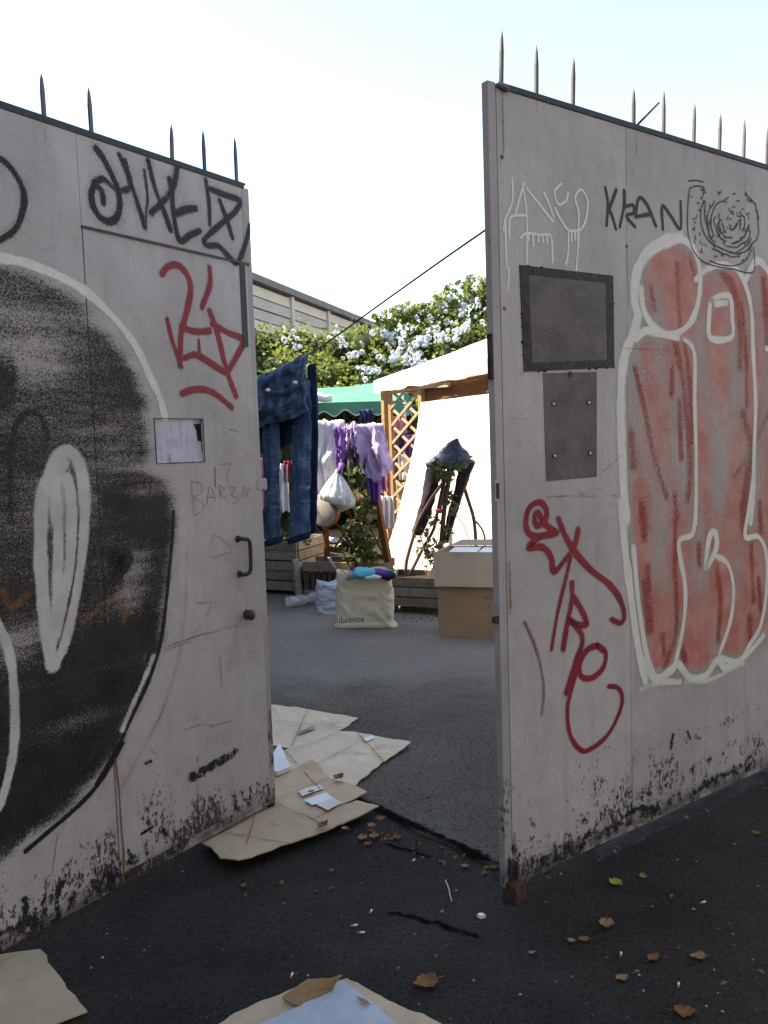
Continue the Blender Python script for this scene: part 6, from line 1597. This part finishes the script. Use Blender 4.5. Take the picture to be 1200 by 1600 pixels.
# ------------------------------------------------------------------ fallen leaves and litter
def leaf_obj(px, py, size, mat, name, label, seed, group):
    r_ = random.Random(seed)
    c = G(px, py, 0.003 if py > 1270 else 0.016)
    if 430 < px < 600 and 1190 < py < 1300: c = G(px, py, z2 + 0.02)
    elif 540 < px < 640 and py < 1230: c = G(px, py, z1 + .01)
    a = r_.uniform(0, 6.28); L_ = size * 0.82; n = 9
    mb = MB(); vs = []
    for i in range(n):
        t_ = i / (n - 1)
        w = L_ * 0.34 * math.sin(math.pi * (0.06 + 0.94 * t_) ** 0.8) * (1 + 0.25 * (i % 2))
        x = (t_ - .5) * L_
        curl = 0.28 * L_ * (t_ - .45) ** 2
        for k in (-1, 0, 1):
            vs.append(c + Vector((math.cos(a) * x - math.sin(a) * w * k, math.sin(a) * x + math.cos(a) * w * k, 0.002 + curl * 1.4 + abs(k) * L_ * (0.10 + 0.10 * r_.random()))))
    mb.add(vs, [(i * 3 + k, i * 3 + k + 1, i * 3 + 4 + k, i * 3 + 3 + k) for i in range(n - 1) for k in (0, 1)])
    mb.tube([vs[1], vs[1] + Vector((-math.cos(a) * L_ * .3, -math.sin(a) * L_ * .3, 0.002))], L_ * 0.018, 5)
    return solo(name, label, 'leaf', mb, mat, True, group=group)
FG = 'dry leaves fallen on the ground'
for i, (px, py, s_, mt, lb) in enumerate((
    (530, 1216, .075, 'dry_leaf', 'dry brown leaf at the join of the two cardboard sheets'), (486, 1238, .035, 'dry_leaf', 'small rust brown leaf just above the white label'),
    (505, 1291, .07, 'dry_leaf', 'thin brown leaf on the front edge of the flattened box'), (382, 1303, .05, 'dry_leaf', 'brown leaf on the cardboard beneath the gate'),
    (597, 1281, .055, 'dry_leaf', 'brown leaf off the tip of the flattened box'), (582, 1292, .05, 'dry_leaf2', 'pale tan leaf behind the cluster by the flattened box'),
    (566, 1312, .06, 'dry_leaf2', 'tan leaf at the left of the leaf cluster'), (585, 1308, .065, 'dry_leaf2', 'largest tan leaf of the cluster by the flattened box'),
    (576, 1320, .045, 'dry_leaf', 'small brown leaf at the front of the leaf cluster'), (620, 1309, .055, 'dry_leaf', 'curled brown leaf right of the leaf cluster'),
    (540, 1296, .04, 'dry_leaf2', 'small tan leaf left of the leaf cluster'), (669, 1245, .03, 'dry_leaf', 'small dark leaf alone on the yard asphalt'),
    (725, 1355, .04, 'dry_leaf2', 'tan leaf on the tar seam near the gate foot'), (772, 1357, .04, 'dry_leaf', 'brown leaf against the gate foot'),
    (381, 1385, .035, 'dry_leaf', 'brown leaf alone on the dark asphalt under the door leaf'), (519, 1362, .03, 'dry_leaf', 'small reddish leaf on the asphalt in front of the flattened box'),
    (964, 1383, .07, 'yellow_leaf', 'yellow green leaf in front of the gate'), (1005, 1371, .045, 'dry_leaf2', 'tan leaf behind the yellow green leaf'),
    (948, 1448, .075, 'dry_leaf2', 'broad tan leaf on the asphalt right of the gate foot'), (894, 1472, .035, 'dry_leaf2', 'narrow tan leaf nearest below the gate foot'),
    (912, 1470, .045, 'dry_leaf', 'brown leaf beside the narrow tan leaf'), (1022, 1499, .055, 'dry_leaf', 'brown leaf with a stalk in the lower right'),
    (1090, 1498, .06, 'dry_leaf2', 'pale brown leaf at the lower right'), (973, 1530, .05, 'dry_leaf2', 'tan leaf near the lower edge right of centre'),
    (1072, 1585, .075, 'dry_leaf', 'large orange brown leaf at the lower right edge'), (1183, 1304, .05, 'dry_leaf', 'dark red leaf by the right edge'), (664, 1540, .10, 'dry_leaf', 'orange brown leaf standing beside the white sheet'),
    (832, 1490, .03, 'dry_leaf2', 'small ochre leaf left in the lower right asphalt'))):
    leaf_obj(px, py, s_, M[mt], 'fallen_leaf', lb, 100 + i, FG)
cc_ = G(752, 1432, 0.0)
cp = thing('bottle_cap', 'white metal bottle cap near the gate foot', 'bottle cap', cc_)
part('cap_disc', MB().tube([cc_ + Vector((0, 0, .001)), cc_ + Vector((0, 0, .006)), cc_ + Vector((0, 0, .0075))], [0.0155, 0.0145, 0.012], 21), M['cap'], cp)
part('cap_ring', MB().tube([cc_ + Vector((math.cos(a) * .012, math.sin(a) * .012, .0075)) for a in np.linspace(0, 6.283, 25)], 0.0012, 5, False), M['c_red'], cp)
for i, (px, py, an, lb) in enumerate(((579, 1425, 1.3, 'cigarette butt on the dark asphalt, farthest of the three'), (552, 1446, 0.3, 'cigarette butt on the dark asphalt, in the middle of three'), (563, 1457, 0.1, 'cigarette butt on the dark asphalt, nearest of the three'),
                                   (455, 1525, 1.4, 'cigarette butt left of the torn cardboard'), (645, 1345, 1.0, 'cigarette butt on the asphalt beyond the dark seam'), (970, 1492, 1.2, 'white cigarette butt right of the gate foot'), (1060, 1540, 1.2, 'white cigarette butt near the lower right edge'), (1097, 1410, .4, 'white cigarette butt below the gate ridge'))):
    c = G(px, py, 0.0045); d_ = Vector((math.cos(an), math.sin(an), 0))
    r_ = thing('cigarette_butt', lb, 'cigarette butt', (c.x, c.y, 0), 0, 'cigarette butts on the asphalt')
    part('paper', MB().tube([c, c + d_ * 0.015], 0.0034, 8), M['butt'], r_); part('filter', MB().tube([c - d_ * 0.009, c], 0.0035, 8), M['filter'], r_)
solo('dry_stalk', 'thin dry stalk lying on the asphalt near the gate foot', 'stalk', MB().tube(smoothline([G(696, 1375, .004), G(701, 1388, .012), G(704, 1402, .008), G(706, 1408, .004)], 4), 0.0022, 5), M['card_pale'])
# grit, crumbs and paper specks nobody could count
def specks(n, box, size, mat, name, label, seed, z=0.0):
    r = np.random.default_rng(seed); V = []; F = []
    k = 0
    for _ in range(n):
        px, py = r.uniform(box[0], box[1]), r.uniform(box[2], box[3])
        c = G(px, py, z); s_ = size * r.uniform(.35, 1.3) * (1.8 if r.random() < .06 else 1)
        a = r.uniform(0, 6.28); ca_, sa = math.cos(a), math.sin(a)
        for (x, y, zz_) in ((-1, -.6, 0), (1, -.5, 0), (.8, .7, 0), (-.7, .6, 0), (-.5, -.3, .8), (.5, -.3, .9), (.4, .4, .8), (-.4, .3, .7)):
            V.append((c.x + (x * ca_ - y * sa) * s_, c.y + (x * sa + y * ca_) * s_, c.z + zz_ * s_ * .7))
        for f in ((4, 5, 6, 7), (0, 1, 5, 4), (1, 2, 6, 5), (2, 3, 7, 6), (3, 0, 4, 7)): F.append([q + k for q in f])
        k += 8
    m = np_mesh(name, np.array(V), np.array(F)); m.materials.append(mat)
    o = bpy.data.objects.new(name, m); COL.objects.link(o); tag(o, label, kind='stuff')
specks(420, (-40, 1240, 1290, 1610), 0.0035, M['pebble'], 'grit', 'fine grit scattered over the street asphalt', 61)
specks(60, (-40, 1240, 1300, 1610), 0.0045, M['litter'], 'paper_crumbs', 'pale crumbs of paper scattered over the street asphalt', 62)
specks(200, (430, 780, 960, 1300), 0.005, M['pebble'], 'gravel', 'fine gravel scattered over the yard asphalt', 63, YZ)
specks(70, (500, 700, 945, 1000), 0.008, M['litter'], 'litter_crumbs', 'bits of dry litter around the bags and planters', 64, YZ)
specks(150, (630, 690, 948, 972), 0.008, M['soil'], 'soil_crumbs', 'crumbs of soil and dead leaves below the low planter', 65, YZ)
